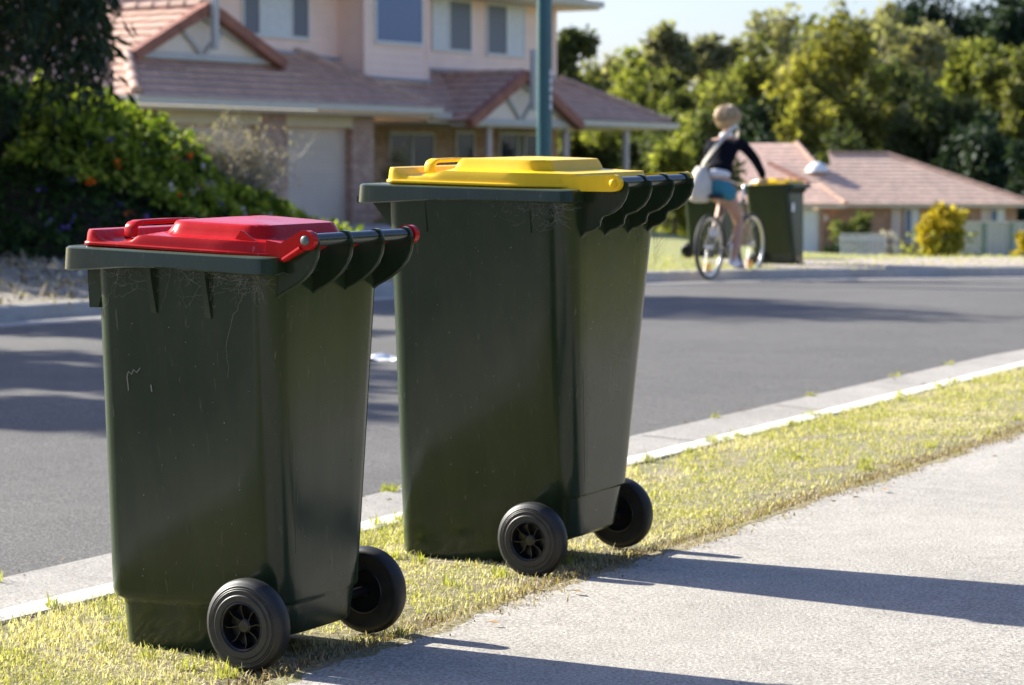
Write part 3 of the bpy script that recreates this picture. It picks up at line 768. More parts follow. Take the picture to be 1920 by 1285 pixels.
# ------------------------------------------------------------------ litter
pp = at(711, 690, 14.2)
pm = MB(); nx_ = 7
vs = []
for i in range(nx_):
    for j in range(4):
        vs.append((-.13+.26*i/(nx_-1)+random.uniform(-.01, .01), -.07+.14*j/3, .015+.028*math.sin(i*1.3)*math.cos(j*.9)*.6+.02*(j == 3)))
pm.add(vs, [(i*4+j, (i+1)*4+j, (i+1)*4+j+1, i*4+j+1) for i in range(nx_-1) for j in range(3)])
po = pm.build('paper_scrap', M['paper'], loc=(pp.x, pp.y, -.06)); po.rotation_euler = (0, 0, .3)
mod = po.modifiers.new('thick', 'SOLIDIFY'); mod.thickness = .003
tag(po, 'crumpled white paper scrap lying on the asphalt between the bins', 'paper')
lm = MB(); rnd = random.Random(5)
for _ in range(70):
    s = rnd.uniform(-4, 6); e = rnd.choice((rnd.gauss(-.75, .03), rnd.uniform(-.7, -.2), rnd.uniform(.95, 1.15)))
    q = KP+KD*s+KN*e; z = -.082 if e < -.6 else (-.1 if e < 0 else VG+.014)
    a = rnd.uniform(0, 6.28); L_ = rnd.uniform(.008, .028); c, d = math.cos(a)*L_, math.sin(a)*L_
    lm.add([(q.x-c, q.y-d, z+.004), (q.x+d*.35, q.y-c*.35, z+.009), (q.x+c, q.y+d, z+.005), (q.x-d*.35, q.y+c*.35, z+.008)], [(0, 1, 2, 3)])
tag(lm.build('leaf_litter', M['dryleaf']), 'small dry brown leaf scraps lying in the gutter', 'leaf litter', kind='stuff')
#PART2
# ------------------------------------------------------------------ leaf clouds
def leaves_mesh(name, P, size, mat, parent=None, tint=None, droop=0., aspect=.5, up=.5):
    n = len(P); P = np.asarray(P)
    L_ = RNG.uniform(size*.65, size*1.35, n)
    d = RNG.normal(0, 1, (n, 3)); d[:, 2] = d[:, 2]*(1-droop)-droop*1.6; d /= np.linalg.norm(d, axis=1)[:, None]
    u = RNG.normal(0, 1, (n, 3)); u[:, 2] += up; sdir = np.cross(d, u); sdir /= np.linalg.norm(sdir, axis=1)[:, None]+1e-9
    nn = np.cross(sdir, d)
    mid = P+d*(L_*.45)[:, None]+nn*(L_*.06)[:, None]
    wv = sdir*(L_*aspect*.5)[:, None]
    tip = P+d*L_[:, None]-nn*(L_*.05)[:, None]
    V = np.stack([P, mid-wv, tip, mid+wv], 1).reshape(-1, 3)
    q = np.arange(n*4); t = RNG.random(n) if tint is None else tint
    return np_mesh(name, V, q, np.full(n, 4), mat, parent, np.repeat(t, 4))
def crown_points(c, rad, n, clumps=26, tight=.30, shell=.45, rnd=None):
    r = rnd or RNG
    d = r.normal(0, 1, (clumps, 3)); d /= np.linalg.norm(d, axis=1)[:, None]
    rr_ = r.uniform(shell, .95, clumps)[:, None]
    cc = d*rr_
    size = r.uniform(.6, 1.25, clumps)
    k = r.integers(0, clumps, n)
    off = r.normal(0, 1, (n, 3)); off /= np.linalg.norm(off, axis=1)[:, None]; off *= (r.random(n)**.45)[:, None]
    off[:, 2] *= .7
    p = cc[k]+off*(size[k]*tight)[:, None]
    clump_t = r.uniform(-.22, .22, clumps)
    t = np.clip(r.normal(.45, .2, n)+clump_t[k], 0, 1)
    return np.array(c)+p*np.array(rad), t, np.array(c)+cc*np.array(rad)*.8
def tree(name, base, c, rad, n, leaf, mat, label, cat='tree', group=None, clumps=26, tight=.30, shell=.45, bark='bark', trunk_r=.12, droop=.15, aspect=.5, limbs=6, root=None):
    root = root or empty(name, base, 0, label, cat, group)
    cl = (c[0]-base[0], c[1]-base[1], c[2]-base[2])
    P, t, cc = crown_points(cl, rad, n, clumps, tight, shell)
    leaves_mesh('crown', P, leaf, LEAF[mat], root, t, droop, aspect)
    m = MB()
    top = (cl[0], cl[1], cl[2]+rad[2]*.3)
    path = [(0, 0, -.15)]+[(cl[0]*f+random.uniform(-.05, .05)*rad[0], cl[1]*f, top[2]*f) for f in (.25, .5, .75, 1)]
    m.tube(path, [trunk_r*1.25, trunk_r, trunk_r*.85, trunk_r*.6, trunk_r*.25], 9)
    for i in range(min(limbs, len(cc))):
        f = random.uniform(.45, .85); s = Vector(path[2]).lerp(Vector(path[4]), f-.3); e = Vector(cc[i]); mid = s.lerp(e, .5)+Vector((0, 0, -.06*rad[2]))
        m.tube([s, mid, e], [trunk_r*.4, trunk_r*.28, trunk_r*.1], 6)
    m.build('trunk', M[bark], root, smooth=180)
    return root

# ------------------------------------------------------------------ left bank with creeper, drooping tree
def topz(X):
    X += .32
    pts = [(-9, 2.5), (-6.2, 2.15), (-4.75, 1.80), (-4.1, 1.52), (-3.5, 1.15), (-3.0, .82), (-2.6, .55), (-2.2, .25), (-1.8, .05)]
    if X <= pts[0][0]: return pts[0][1]
    for (a, za), (b, zb_) in zip(pts[:-1], pts[1:]):
        if X <= b: return za+(zb_-za)*(X-a)/(b-a)
    return 0
def mound(X, d):
    front = 24.9+.35*math.sin(X*1.7)+max(0, (X+3.4))*.9
    zb_ = gz(X, d)
    return zb_+max(0, topz(X)-zb_)*sm(d, front, front+3.4)
m = MB(); xs = np.linspace(-10, -1.7, 34); ys = np.linspace(24.2, 36, 24)
m.add([(x, y, mound(x, y)-.16-.5*sm(y, 31, 36)) for y in ys for x in xs], [(i*34+j, i*34+j+1, (i+1)*34+j+1, (i+1)*34+j) for i in range(23) for j in range(33)])
t_ = NT('dark mulch'); f_ = t_.noise(t_.coord(), 9, 6, .7); t_.base(t_.ramp(f_, [(.3, (.018, .013, .010)), (.7, (.09, .065, .045))])).set(Roughness=1); t_.bump(f_, .8, .05)
struct(m.build('bank', t_.m, smooth=60))
cr = empty('flowering_creeper', (-4, 27, 0), 0, 'green creeper with orange and purple flowers trailing over the garden bank', 'creeper')
def mound_pts(n, x0, x1, d0, d1, lift, cond=None):
    X = RNG.uniform(x0, x1, n); D = RNG.uniform(d0, d1, n); Z = np.array([mound(a, b) for a, b in zip(X, D)])+RNG.uniform(*lift, n)
    P = np.stack([X, D, Z], 1)
    lump = .16*np.sin(X*5.3+D*2.1)*np.sin(D*4.7-X*1.7)
    P[:, 2] += lump
    if cond is not None: P = P[cond(P)]
    return P-np.array((-4, 27, 0))
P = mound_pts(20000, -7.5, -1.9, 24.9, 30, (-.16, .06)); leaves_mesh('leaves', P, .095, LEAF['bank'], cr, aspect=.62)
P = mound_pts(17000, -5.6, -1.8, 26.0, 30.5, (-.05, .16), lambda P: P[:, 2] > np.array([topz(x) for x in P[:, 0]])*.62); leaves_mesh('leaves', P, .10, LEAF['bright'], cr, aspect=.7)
P = mound_pts(90, -5.4, -1.9, 25.2, 29.5, (.02, .12)); leaves_mesh('flowers', np.repeat(P, 5, 0)+RNG.normal(0, .018, (5*len(P), 3)), .045, LEAF['purple'], cr, aspect=.9)['kind'] = 'stuff'
P = mound_pts(16, -4.9, -2.0, 26, 29.5, (.06, .16)); leaves_mesh('flowers', np.repeat(P, 7, 0)+RNG.normal(0, .02, (7*len(P), 3)), .055, LEAF['orange'], cr, aspect=.9)['kind'] = 'stuff'
P = mound_pts(30, -5.0, -2.6, 26.5, 29.5, (.06, .18)); leaves_mesh('flowers', np.repeat(P, 5, 0)+RNG.normal(0, .02, (5*len(P), 3)), .06, LEAF['white'], cr, aspect=.9)['kind'] = 'stuff'
# dry twiggy shrub in front of the garage
ds = empty('dry_shrub', (-3.42, 29.0, .3), 0, 'grey leafless twiggy shrub standing in front of the garage door', 'shrub')
m = MB(); tips = []
for k in range(120):
    a = random.uniform(0, 6.28); sp = random.uniform(.1, .95); h = random.uniform(.7, 1.45)*(1-.25*sp)
    e = Vector((math.cos(a)*sp*.95+.10, math.sin(a)*sp*.6, h)); mid = e*.5+Vector((random.uniform(-.1, .1), random.uniform(-.1, .1), .15))
    m.tube([(0, 0, 0), mid*.5, mid, e], [.015, .012, .009, .004], 4)
    for j in range(7):
        s = mid.lerp(e, random.random()); q = s+Vector((random.gauss(0, .12), random.gauss(0, .12), random.uniform(.02, .2))); m.tube([s, q], [.004, .002], 3); tips.append(q)
m.build('twigs', M['palebark'], ds)
tp_ = np.array([tuple(q) for q in tips]); P = np.repeat(tp_, 4, 0)+RNG.normal(0, .05, (len(tp_)*4, 3)); leaves_mesh('leaves', P, .05, LEAF['dry'], ds, aspect=.35)
# big drooping tree, upper left
root = empty('weeping_tree', (-6.55, 24.6, .3), 0, 'dark weeping tree with long drooping leaves beside the garden bank', 'tree')
Pts = []; m = MB(); m.tube([(0, 0, -.3), (.1, 0, 1.5), (.05, .1, 3), (0, 0, 5.4)], [.17, .14, .11, .04], 9)
rl = np.random.default_rng(5)
for k in range(460):
    a = rl.uniform(0, 6.28); r_ = math.sqrt(rl.uniform(.02, 1)); R_ = 2.35
    zt_ = 2.4+3.9*math.sqrt(max(0, 1-r_*r_))*rl.uniform(.35, 1); x, y = math.cos(a)*r_*R_, math.sin(a)*r_*R_*.9
    ln_ = rl.uniform(.6, 1.5)+.6*r_
    for j in range(44):
        t = rl.random(); z_ = zt_-ln_*t
        if z_ > 1.28+.30*math.sin(x*2.3+y)+rl.uniform(0, .25)+max(0, (x-.6))*.28: Pts.append((x+rl.normal(0, .10)+.1*t*math.cos(a), y+rl.normal(0, .10), z_))
    if k < 70: m.tube([(0, 0, min(5, zt_*.75)), (x*.55, y*.55, zt_+.15), (x, y, zt_), (x*1.03, y*1.03, zt_-ln_*.8)], [.03, .02, .012, .005], 5)
m.build('trunk', M['bark'], root, smooth=180)
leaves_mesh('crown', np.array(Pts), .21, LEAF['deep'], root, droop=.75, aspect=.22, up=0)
# yard trees left of the picture (they shade the road)
for nm, bx, by, cz, rad, n, lab in (('yard_tree', -11.9, 18.3, 4.85, (2.3, 2.1, 2.35), 15000, 'rounded yard tree shading the road left of the picture'),
                                    ('yard_tree', -10.6, 22.2, 4.6, (1.2, 1.3, 1.7), 3400, 'narrow yard tree shading the far side of the road'),
                                    ('yard_tree', -11.8, 27.8, 4.2, (2.0, 1.6, 2.4), 4200, 'broad yard tree behind the weeping tree'),
                                    ('yard_tree', -11.0, 30.0, 4.4, (1.5, 1.5, 2.6), 4600, 'tall yard tree shading the garden bank')):
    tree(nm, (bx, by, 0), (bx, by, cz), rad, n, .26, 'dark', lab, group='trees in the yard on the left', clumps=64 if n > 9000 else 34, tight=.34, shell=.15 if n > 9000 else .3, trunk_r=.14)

# ------------------------------------------------------------------ two storey house
TH = R(33); HO = Vector((-3.2, 50, -.04))
house = empty('two_storey_house', HO, math.pi/2-TH, 'two storey pink weatherboard house with brown tiled roof and double garage', 'house')
def H(p): return (p[0], -p[1], p[2])
def clipz(poly, z, keep_above):
    out = []
    for i in range(len(poly)):
        a, b = poly[i], poly[(i+1) % len(poly)]
        ia = (a[2] >= z) == keep_above or a[2] == z; ib = (b[2] >= z) == keep_above or b[2] == z
        if ia: out.append(a)
        if ia != ib and a[2] != b[2]:
            t = (z-a[2])/(b[2]-a[2]); out.append(tuple(a[k]+(b[k]-a[k])*t for k in range(3)))
    return out
def courses(m, poly, step, lift, facing):
    """a sloping or upright face laid in overlapping courses; facing = rough outward direction"""
    pv_ = [Vector(p) for p in poly]; nrm = Vector((0, 0, 0))
    for i in range(len(pv_)): nrm += pv_[i].cross(pv_[(i+1) % len(pv_)])
    nrm.normalize()
    if nrm.dot(Vector(facing)) < 0: nrm = -nrm
    z0 = min(p[2] for p in poly); z1 = max(p[2] for p in poly); n = max(1, round((z1-z0)/step)); dz = (z1-z0)/n
    for k in range(n):
        a, b = z0+k*dz, z0+(k+1)*dz
        q = clipz(clipz(poly, a, True), b, False)
        if len(q) < 3: continue
        vs = [tuple(Vector(p)+nrm*(lift*(1-(p[2]-a)/dz)+.002)) for p in q]
        m.add(vs, [tuple(range(len(vs)))])
        low = [p for p in q if p[2] < a+1e-4]
        if len(low) >= 2:
            l0, l1 = min(low, key=lambda p: (p[0], p[1])), max(low, key=lambda p: (p[0], p[1]))
            m.add([l0, l1, tuple(Vector(l1)+nrm*lift), tuple(Vector(l0)+nrm*lift)], [(0, 1, 2, 3)])
    return m
def HL(poly): return [H(p) for p in poly]
rf = MB(); ST, LI = .150, .035
G1, G2 = (-6.0, -.95, 3.295), (-1.8, -.95, 3.295)
courses(rf, HL([(-7.4, .55, 2.5), (2.1, .55, 2.5), (-.05, -1.6, 3.64), (-1.8, -1.6, 3.64), G2, G1]), ST, LI, (0, -1, 1))
courses(rf, HL([(-7.4, .55, 2.5), G1, (-3.97, -.72, 4.34), (-3.97, -9, 4.34), (-7.4, -9, 2.5)]), ST, LI, (-1, 0, 1))
courses(rf, HL([(-3.97, -.72, 4.34), (-1.7, -.72, 3.30), (-1.7, -1.62, 3.30), (-3.0, -1.62, 3.9), (-3.0, -5.4, 3.9), (-3.97, -5.4, 4.34)]), ST, LI, (1, 0, 1))
courses(rf, HL([(2.1, .55, 2.5), (-.05, -1.6, 3.64), (2.1, -1.6, 2.5)]), ST, LI, (1, 0, 1))
courses(rf, HL([(1.2, .3, 2.4), (12.8, .3, 2.36), (10.45, -1.6, 3.41), (.2, -1.6, 3.41)]), ST, LI, (0, -1, 1))
courses(rf, HL([(12.8, .3, 2.36), (10.45, -1.6, 3.41), (10.45, -9, 3.41), (12.8, -11, 2.36)]), ST, LI, (1, 0, 1))
courses(rf, HL([(5.13, .93, 3.30), (2.9, .93, 2.23), (2.9, -.2, 2.23), (5.13, -1.5, 3.30)]), ST, LI, (-1, 0, 1))
courses(rf, HL([(5.13, .93, 3.30), (7.36, .93, 2.23), (7.36, -.2, 2.23), (5.13, -1.5, 3.30)]), ST, LI, (1, 0, 1))
# upper roof
E0, E1, En0, En1, Ez = -3.75, 11.15, -.85, -10.2, 5.26
courses(rf, HL([(E0, En0, Ez), (E1, En0, Ez), (E1-4.6, -5.5, 7.6), (E0+4.6, -5.5, 7.6)]), ST, LI, (0, -1, 1))
courses(rf, HL([(E1, En0, Ez), (E1, En1, Ez), (E1-4.6, -5.5, 7.6)]), ST, LI, (1, 0, 1))
courses(rf, HL([(E0, En0, Ez), (E0, En1, Ez), (E0+4.6, -5.5, 7.6)]), ST, LI, (-1, 0, 1))
roof = rf.build('roof', M['tile'], house, fix=False)
def caps(pa, pb, r=.10, mat='cap', name='ridge_cap', step=.42):
    a, b = Vector(H(pa)), Vector(H(pb)); n = max(1, round((b-a).length/step)); m = MB()
    for i in range(n):
        p, q = a.lerp(b, i/n), a.lerp(b, (i+1.06)/n); m.tube([p, q], [r*1.0, r*.80], 8)
    return m.build(name, M[mat], roof, smooth=50)
caps((-7.35, .5, 2.56), (-6.2, -.75, 3.32), .13); caps((-3.97, -.8, 4.37), (-3.97, -9, 4.37), .12)
caps((2.05, .5, 2.53), (-.05, -1.55, 3.66)); caps((12.75, .25, 2.4), (10.45, -1.55, 3.43)); caps((5.13, .8, 3.33), (5.13, -1.4, 3.33))
def gable(sA, apexz, sL, sR, zL, n, over, fin0, fin1, name):
    g = empty(name, (0, 0, 0)); g.parent = house
    m = MB(); m.prism([(sL+.1, zL), (sR-.1, zL), (sA, apexz-.14)], -(n-.05), -(n-.15), 'y'); m.build('gable_sheet', M['board2'], g)
    tr = MB()
    tr.bar(H((sL+.15, n, zL+.03)), H((sR-.15, n, zL+.03)), .06, .13)
    for s_, e_ in ((sL, sA), (sR, sA)):
        tr.bar(H((s_+(.25 if s_ < sA else -.25), n+.004, zL+.09)), H((sA, n+.004, apexz-.19)), .05, .10)
    for k in (-1, 1): tr.bar(H((sA+.05*k, n+.008, zL+.10)), H((sA+.42*(sR-sA)*k*.62, n+.008, zL+.52*(apexz-zL))), .05, .075)
    tr.build('gable_truss', M['trim'], g)
    MB().box(sA-.065, sA+.065, -(n+.37), -(n+.25), fin0, fin1).build('finial', M['trim'], g, bevel=.01)
    for k, s_ in ((-1, sL-.12), (1, sR+.12)):
        m = MB(); a, b = Vector(H((sA, over, apexz+.0))), Vector(H((s_, over, zL-.03))); c = 7
        for i in range(c): m.bar(a.lerp(b, i/c+.004), a.lerp(b, (i+1)/c), .20, .20+.012*(i % 2))
        m.build('barge_tiles', M['barge'], g)
gable(-3.97, 4.33, -6.05, -1.75, 3.32, -.80, -.66, 3.5, 4.95, 'gable')
gable(5.13, 3.30, 2.95, 7.31, 2.20, .74, .88, 2.5, 3.85, 'gable')
# gutters, fascia, soffits
def gut(pa, pb, name='gutter'):
    m = MB(); m.bar(H(pa), H(pb), .13, .13); m.bar(H((pa[0], pa[1], pa[2]+.07)), H((pb[0], pb[1], pb[2]+.07)), .16, .02); m.build(name, M['gutterm'], house, bevel=.015)
gut((-7.5, .62, 2.42), (2.15, .62, 2.42)); gut((-7.48, .55, 2.42), (-7.48, -9, 2.42)); gut((2.1, .38, 2.33), (2.85, .38, 2.33)); gut((7.4, .38, 2.29), (12.9, .38, 2.27)); gut((12.88, .32, 2.27), (12.88, -10.6, 2.27))
gut((E0, En0+.06, Ez-.02), (E1+.05, En0+.06, Ez-.02)); gut((E1+.06, En0, Ez-.02), (E1+.06, En1, Ez-.02))
m = MB(); m.box(-7.4, 2.1, -.55, .2, 2.28, 2.34); m.box(2.1, 12.75, -.30, 2.7, 2.18, 2.24); m.box(2.95, 7.3, -.72, -.302, 2.12, 2.18); m.box(E0, E1, -En0, -En1, Ez-.14, Ez-.08)
m.build('soffit', M['soffit'], house)
m = MB(); m.box(-6.35, -3.25, -.06, .02, 2.03, 2.28); m.box(-2.45, -.25, -.06, .02, 2.03, 2.28); m.build('lintel', M['creamtrim'], house, bevel=.01)
m = MB()
for a, b in ((-7.2, -6.3), (-3.3, -2.4), (-.25, .5)): m.box(a, b, -.045, .30, 0, 2.28)
m.box(-7.2, -6.9, .3, 9, 0, 2.4); m.box(.2, .5, .3, 2.6, 0, 2.3); m.box(.5, 12.0, 2.6, 2.8, 0, 2.3); m.box(11.8, 12.0, 2.8, 10, 0, 2.3)
m.build('brick_wall', M['brick'], house)
for a, b in ((-6.3, -3.3), (-2.4, -.25)): MB().box(a, b, .14, .18, 0, 2.1).build('garage_door', M['roller'], house)
for s_, n_ in ((4.22, .45), (7.45, .45), (10.67, .2)): MB().lathe([(.0, 0), (.085, 0), (.085, 2.15), (.0, 2.15)], (s_, -n_, 0), 'z', 16).build('veranda_post', M['post'], house, smooth=60)
hd = MB(); hd.add([(*(HO+Vector((math.sin(TH)*s_+math.cos(TH)*n_, math.cos(TH)*s_-math.sin(TH)*n_, 0))).xy, .012) for s_, n_ in ((-6.6, .0), (.3, .0), (.3, 4.5), (-6.6, 4.5))], [(0, 1, 2, 3)])
struct(hd.build('bounce_driveway', M['drive']))  # hidden from view, added to bounce light onto the house front
# upper walls in boards
wm_ = MB(); BS, BL = .17, .016
def bw(a, b, z0, z1, f): courses(wm_, HL([(a[0], a[1], z0), (b[0], b[1], z0), (b[0], b[1], z1), (a[0], a[1], z1)]), BS, BL, f)
bw((-3.1, -1.6), (1.46, -1.6), 3.2, 5.2, (0, -1, 0)); bw((3.78, -1.6), (10.27, -1.6), 3.2, 5.2, (0, -1, 0)); bw((1.46, -.9), (3.78, -.9), 2.6, 5.2, (0, -1, 0))
bw((1.46, -1.6), (1.46, -.9), 2.6, 5.2, (-1, 0, 0)); bw((3.78, -1.6), (3.78, -.9), 2.6, 5.2, (1, 0, 0)); bw((10.27, -9.5), (10.27, -1.6), 3.2, 5.2, (1, 0, 0)); bw((-3.1, -5.5), (-3.1, -1.6), 3.2, 5.2, (-1, 0, 0)); bw((-9, -5.5), (-3.1, -5.5), 3.6, 5.6, (0, -1, 0))
wm_.build('weatherboard_wall', M['board'], house, fix=False)
for s_, n_ in ((-3.1, -1.6), (1.46, -.9), (3.78, -.9), (10.27, -1.6)): MB().box(s_-.05, s_+.05, -n_-.035, -n_+.05, 3.2 if n_ < -1 else 2.7, 5.15).build('corner_board', M['board'], house)
m = MB(); m.bar(H((-1.7, -1.54, 3.66)), H((1.40, -1.54, 3.55)), .10, .06); m.bar(H((1.40, -.84, 3.16)), H((3.84, -.84, 3.13)), .1, .06); m.bar(H((3.9, -1.54, 3.46)), H((10.2, -1.54, 3.46)), .1, .06); m.build('flashing', M['flash'], house)
def window(s0, s1, z0, z1, n, panes, name='window'):
    wr = MB(); d = .055
    wr.box(s0-.05, s1+.05, -n-d-.01, -n, z0-.07, z0); wr.box(s0-.05, s1+.05, -n-d, -n, z1, z1+.06); wr.box(s0-.05, s0, -n-d, -n, z0, z1); wr.box(s1, s1+.05, -n-d, -n, z0, z1)
    x = s0
    for f_, k in panes[:-1]: x += f_*(s1-s0); wr.box(x-.025, x+.025, -n-d-.002, -n, z0, z1)
    w_ = wr.build(name, M['winframe'], house); x = s0
    for i, (f_, k) in enumerate(panes):
        a = x+(.025 if i else 0); x += f_*(s1-s0); b = x-(.025 if i < len(panes)-1 else 0)
        p_ = MB().box(a, b, -n-.035, -n-.022, z0, z1).build('pane', M[k], w_)
    return w_
window(-1.77, .35, 3.97, 5.05, -1.6, ((.24, 'screen'), (.50, 'curtain'), (.26, 'screen')))
window(1.85, 3.53, 3.96, 5.05, -.9, ((1, 'glassblue'),))
window(4.99, 6.51, 3.95, 5.05, -1.6, ((.42, 'curtain'), (.58, 'screen')))
window(7.23, 8.81, 3.93, 5.05, -1.6, ((.52, 'screen'), (.48, 'curtain')))
window(4.7, 6.4, .5, 2.0, -2.6, ((.5, 'glass'), (.5, 'glass'))); window(7.4, 8.1, .1, 2.05, -2.6, ((1, 'glass'),)); window(9.3, 11.0, .4, 2.05, -2.6, ((.45, 'glass'), (.2, 'screen'), (.35, 'glass')))
# shrubs by the veranda
def shrub(name, px, py_top, py_bot, halfpx, d, mat, n, leaf, label, clumps=14, depth=1., cat='shrub', tight=.36, droop=.1, aspect=.5, shell=.3, lift=None):
    b = at(px, py_bot, d); t = at(px, py_top, d); r_ = halfpx*d/F
    hz_ = (t.z-b.z)/2
    return tree(name, (b.x, d, b.z), (b.x, d, b.z+hz_), (r_*.86, r_*.86*depth, hz_*.92), n, leaf, mat, label, cat, None, clumps, tight, shell, 'bark', max(.02, r_*.08), droop, aspect, 4)
shrub('veranda_shrub', 738, 262, 430, 52, 51.0, 'gum', 1600, .22, 'grey green spiky shrub beside the garage pier under the veranda', aspect=.14)
shrub('veranda_shrub', 1110, 240, 430, 55, 60, 'dark', 1500, .22, 'dark leafy shrub under the right end of the veranda')
shrub('garden_shrub', 790, 330, 440, 60, 49, 'deep', 1200, .2, 'low dark shrub in front of the veranda')

# ------------------------------------------------------------------ street pole
pl = empty('street_pole', (.345, 25.6, 0), 0, 'teal green street light pole with white numerals, behind the yellow lidded bin', 'street pole')
MB().lathe([(.0, 0), (.12, 0), (.12, .25), (.082, .28), (.080, 3.0), (.066, 7.0), (.0, 7.0)], axis='z', n=24).build('shaft', M['pole'], pl, smooth=40)
MB().lathe([(.0, -.02), (.19, -.02), (.19, .02), (.0, .02)], axis='z', n=24).build('base_plate', M['pole'], pl, smooth=40)
m = MB(); m.tube([(0, 0, 6.9), (0, 0, 7.2), (.5, -.9, 7.45), (.9, -1.6, 7.5)], [.05, .045, .035, .03], 10); m.build('arm', M['pole'], pl, smooth=60)
m = MB(); m.box(.75, 1.1, -2.1, -1.5, 7.44, 7.56); m.build('lamp_head', M['meter'], pl, bevel=.04)
m = MB(); a0 = R(-38)
for i, zz in enumerate((2.12, 2.035, 1.95, 1.855, 1.765)):
    c = Vector((math.cos(a0), math.sin(a0), 0))*.083; tdir = Vector((-math.sin(a0), math.cos(a0), 0)); nd = Vector((math.cos(a0), math.sin(a0), 0))
    m = MB()
    for dz in (-.015, .015):
        ring = []
        for k in range(11):
            t = 2*math.pi*k/10; ring.append(c+tdir*.016*math.cos(t)+Vector((0, 0, zz+dz+.014*math.sin(t)))+nd*.002)
        m.tube(ring, .0065, 5, False)
    m.build('numeral', M['white'], pl)

# ------------------------------------------------------------------ far house on the right
fh = empty('brick_bungalow', (11.5, 99, -2.5), 0, 'low orange brick bungalow with a wide hipped tile roof behind the yellow bush', 'house')
fr2 = MB()
courses(fr2, [(-.64, 2.86, 3.9), (2.0, 2.86, 3.9), (2.0, 3.68, 4.36), (4.45, 3.68, 4.36), (10, 0, 2.3), (2.0, 0, 2.3), (.9, 1.43, 3.1)], .155, .03, (0, -1, 1))
courses(fr2, [(4.45, 3.68, 4.36), (10, 0, 2.3), (10, 7.4, 2.3)], .155, .03, (1, 0, 1))
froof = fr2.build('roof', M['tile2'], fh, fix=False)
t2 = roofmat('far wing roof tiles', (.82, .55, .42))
fr3 = MB()
courses(fr3, [(-4.5, 1.5, 2.3), (2.6, 1.5, 2.3), (.9, 6, 4.85), (-4.5, 6, 4.85)], .155, .03, (0, -1, 1))
courses(fr3, [(2.6, 1.5, 2.3), (.9, 6, 4.85), (2.6, 10, 2.3)], .155, .03, (1, 0, 1))
courses(fr3, [(-.9, -1.5, 2.32), (2.05, -1.5, 2.32), (1.15, -.1, 3.1), (-.9, -.1, 3.1)], .155, .03, (0, -1, 1))
courses(fr3, [(2.05, -1.5, 2.32), (1.15, -.1, 3.1), (1.15, 1.4, 3.1), (2.05, 1.4, 2.32)], .155, .03, (1, 0, 1))
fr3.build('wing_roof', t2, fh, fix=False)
m = MB(); m.tube([(-.64, 2.8, 3.98), (.9, 1.4, 3.18)], .08, 6); m.build('barge_tiles', M['barge'], froof)
m = MB(); m.tube([(.9, 5.95, 4.92), (2.6, 1.5, 2.36)], .09, 6); m.tube([(2.05, -1.5, 2.38), (1.15, -.1, 3.15)], .08, 6); m.tube([(10, 0, 2.35), (4.45, 3.68, 4.42)], .08, 6); m.tube([(2.0, 3.68, 4.42), (4.45, 3.68, 4.42)], .08, 6); m.build('ridge_cap', M['cap'], froof, smooth=60)
m = MB(); m.lathe([(.0, .42), (.2, .38), (.42, .2), (.48, 0), (0, 0)], (1.35, 2.3, 3.62), 'z', 20); m.build('skylight', M['white'], froof, smooth=60)
m = MB(); m.box(1.2, 9.4, .5, .7, 0, 2.2); m.box(1.0, 1.2, -1.2, .7, 0, 2.2); m.box(9.2, 9.4, .7, 7, 0, 2.2); m.box(-3.8, 0, -1.0, -.8, 0, 2.2); m.build('brick_wall', M['brick2'], fh)
m = MB(); m.box(-.9, 2.05, -1.5, -.9, 2.14, 2.28); m.box(2.0, 10, 0, .5, 2.16, 2.28); m.build('fascia', M['soffit'], fh)
MB().box(.0, 1.0, -1.1, -1.02, 0, 2.1).build('garage_door', M['whitedoor'], fh)
def fwin(x0, x1, z0, z1, y=.5):
    m = MB(); m.box(x0, x1, y-.04, y, z0, z1); w_ = m.build('window', M['winframe'], fh)
    k = (x1-x0)/2
    MB().box(x0+.05, x0+k-.03, y-.05, y-.041, z0+.06, z1-.06).build('pane', M['glassblue'], w_); MB().box(x0+k+.03, x1-.05, y-.05, y-.041, z0+.06, z1-.06).build('pane', M['curtain'], w_)
fwin(4.75, 5.35, .7, 2.1); fwin(8.3, 8.9, .75, 2.1); fwin(6.4, 7.2, .9, 2.1)
for a_, b_ in ((4.2, 4.6), (7.9, 8.25)): MB().box(a_, b_, .42, .5, .2, 2.1).build('door', M['post'], fh)
MB().box(1.88, 2.28, .38, .5, .55, 1.35).build('meter_box', M['meter'], fh, bevel=.02)
MB().lathe([(0, 0), (.14, 0), (.14, -.03), (0, -.03)], (1.45, .47, 1.72), 'y', 18).build('wall_lamp', M['white'], fh)
# its garden
shrub('clipped_shrub', 1600, 402, 488, 42, 92, 'dark', 900, .3, 'dark rounded shrub against the bungalow wall')
shrub('low_shrub', 1575, 458, 490, 26, 90, 'deep', 400, .25, 'low dark shrub under the pale meter box', clumps=8)
shrub('golden_bush', 1764, 376, 489, 56, 60, 'gold', 3200, .15, 'golden yellow bush in front of the grey fence', clumps=34, tight=.36, shell=.45)
gb = [o for o in bpy.data.objects if o.name.startswith('golden_bush')][0]; gr_ = F/60; rg_ = np.random.default_rng(4)
leaves_mesh('lower_leaves', np.stack([rg_.normal(0, .36, 700), rg_.normal(0, .3, 700), rg_.uniform(.05, .75, 700)], 1), .14, LEAF['light'], gb)
shrub('golden_bush', 1922, 424, 503, 26, 55, 'gold', 900, .12, 'golden bush cut by the right edge of the picture', clumps=10, tight=.5)
shrub('flower_clump', 1545, 474, 489, 22, 62, 'gold', 220, .10, 'low clump of yellow flowers at the end of the driveway', clumps=6, tight=.5)
shrub('bare_shrub', 1672, 420, 488, 38, 70, 'white', 160, .10, 'pale nearly bare shrub beside the white picket fence', clumps=18, tight=.25)
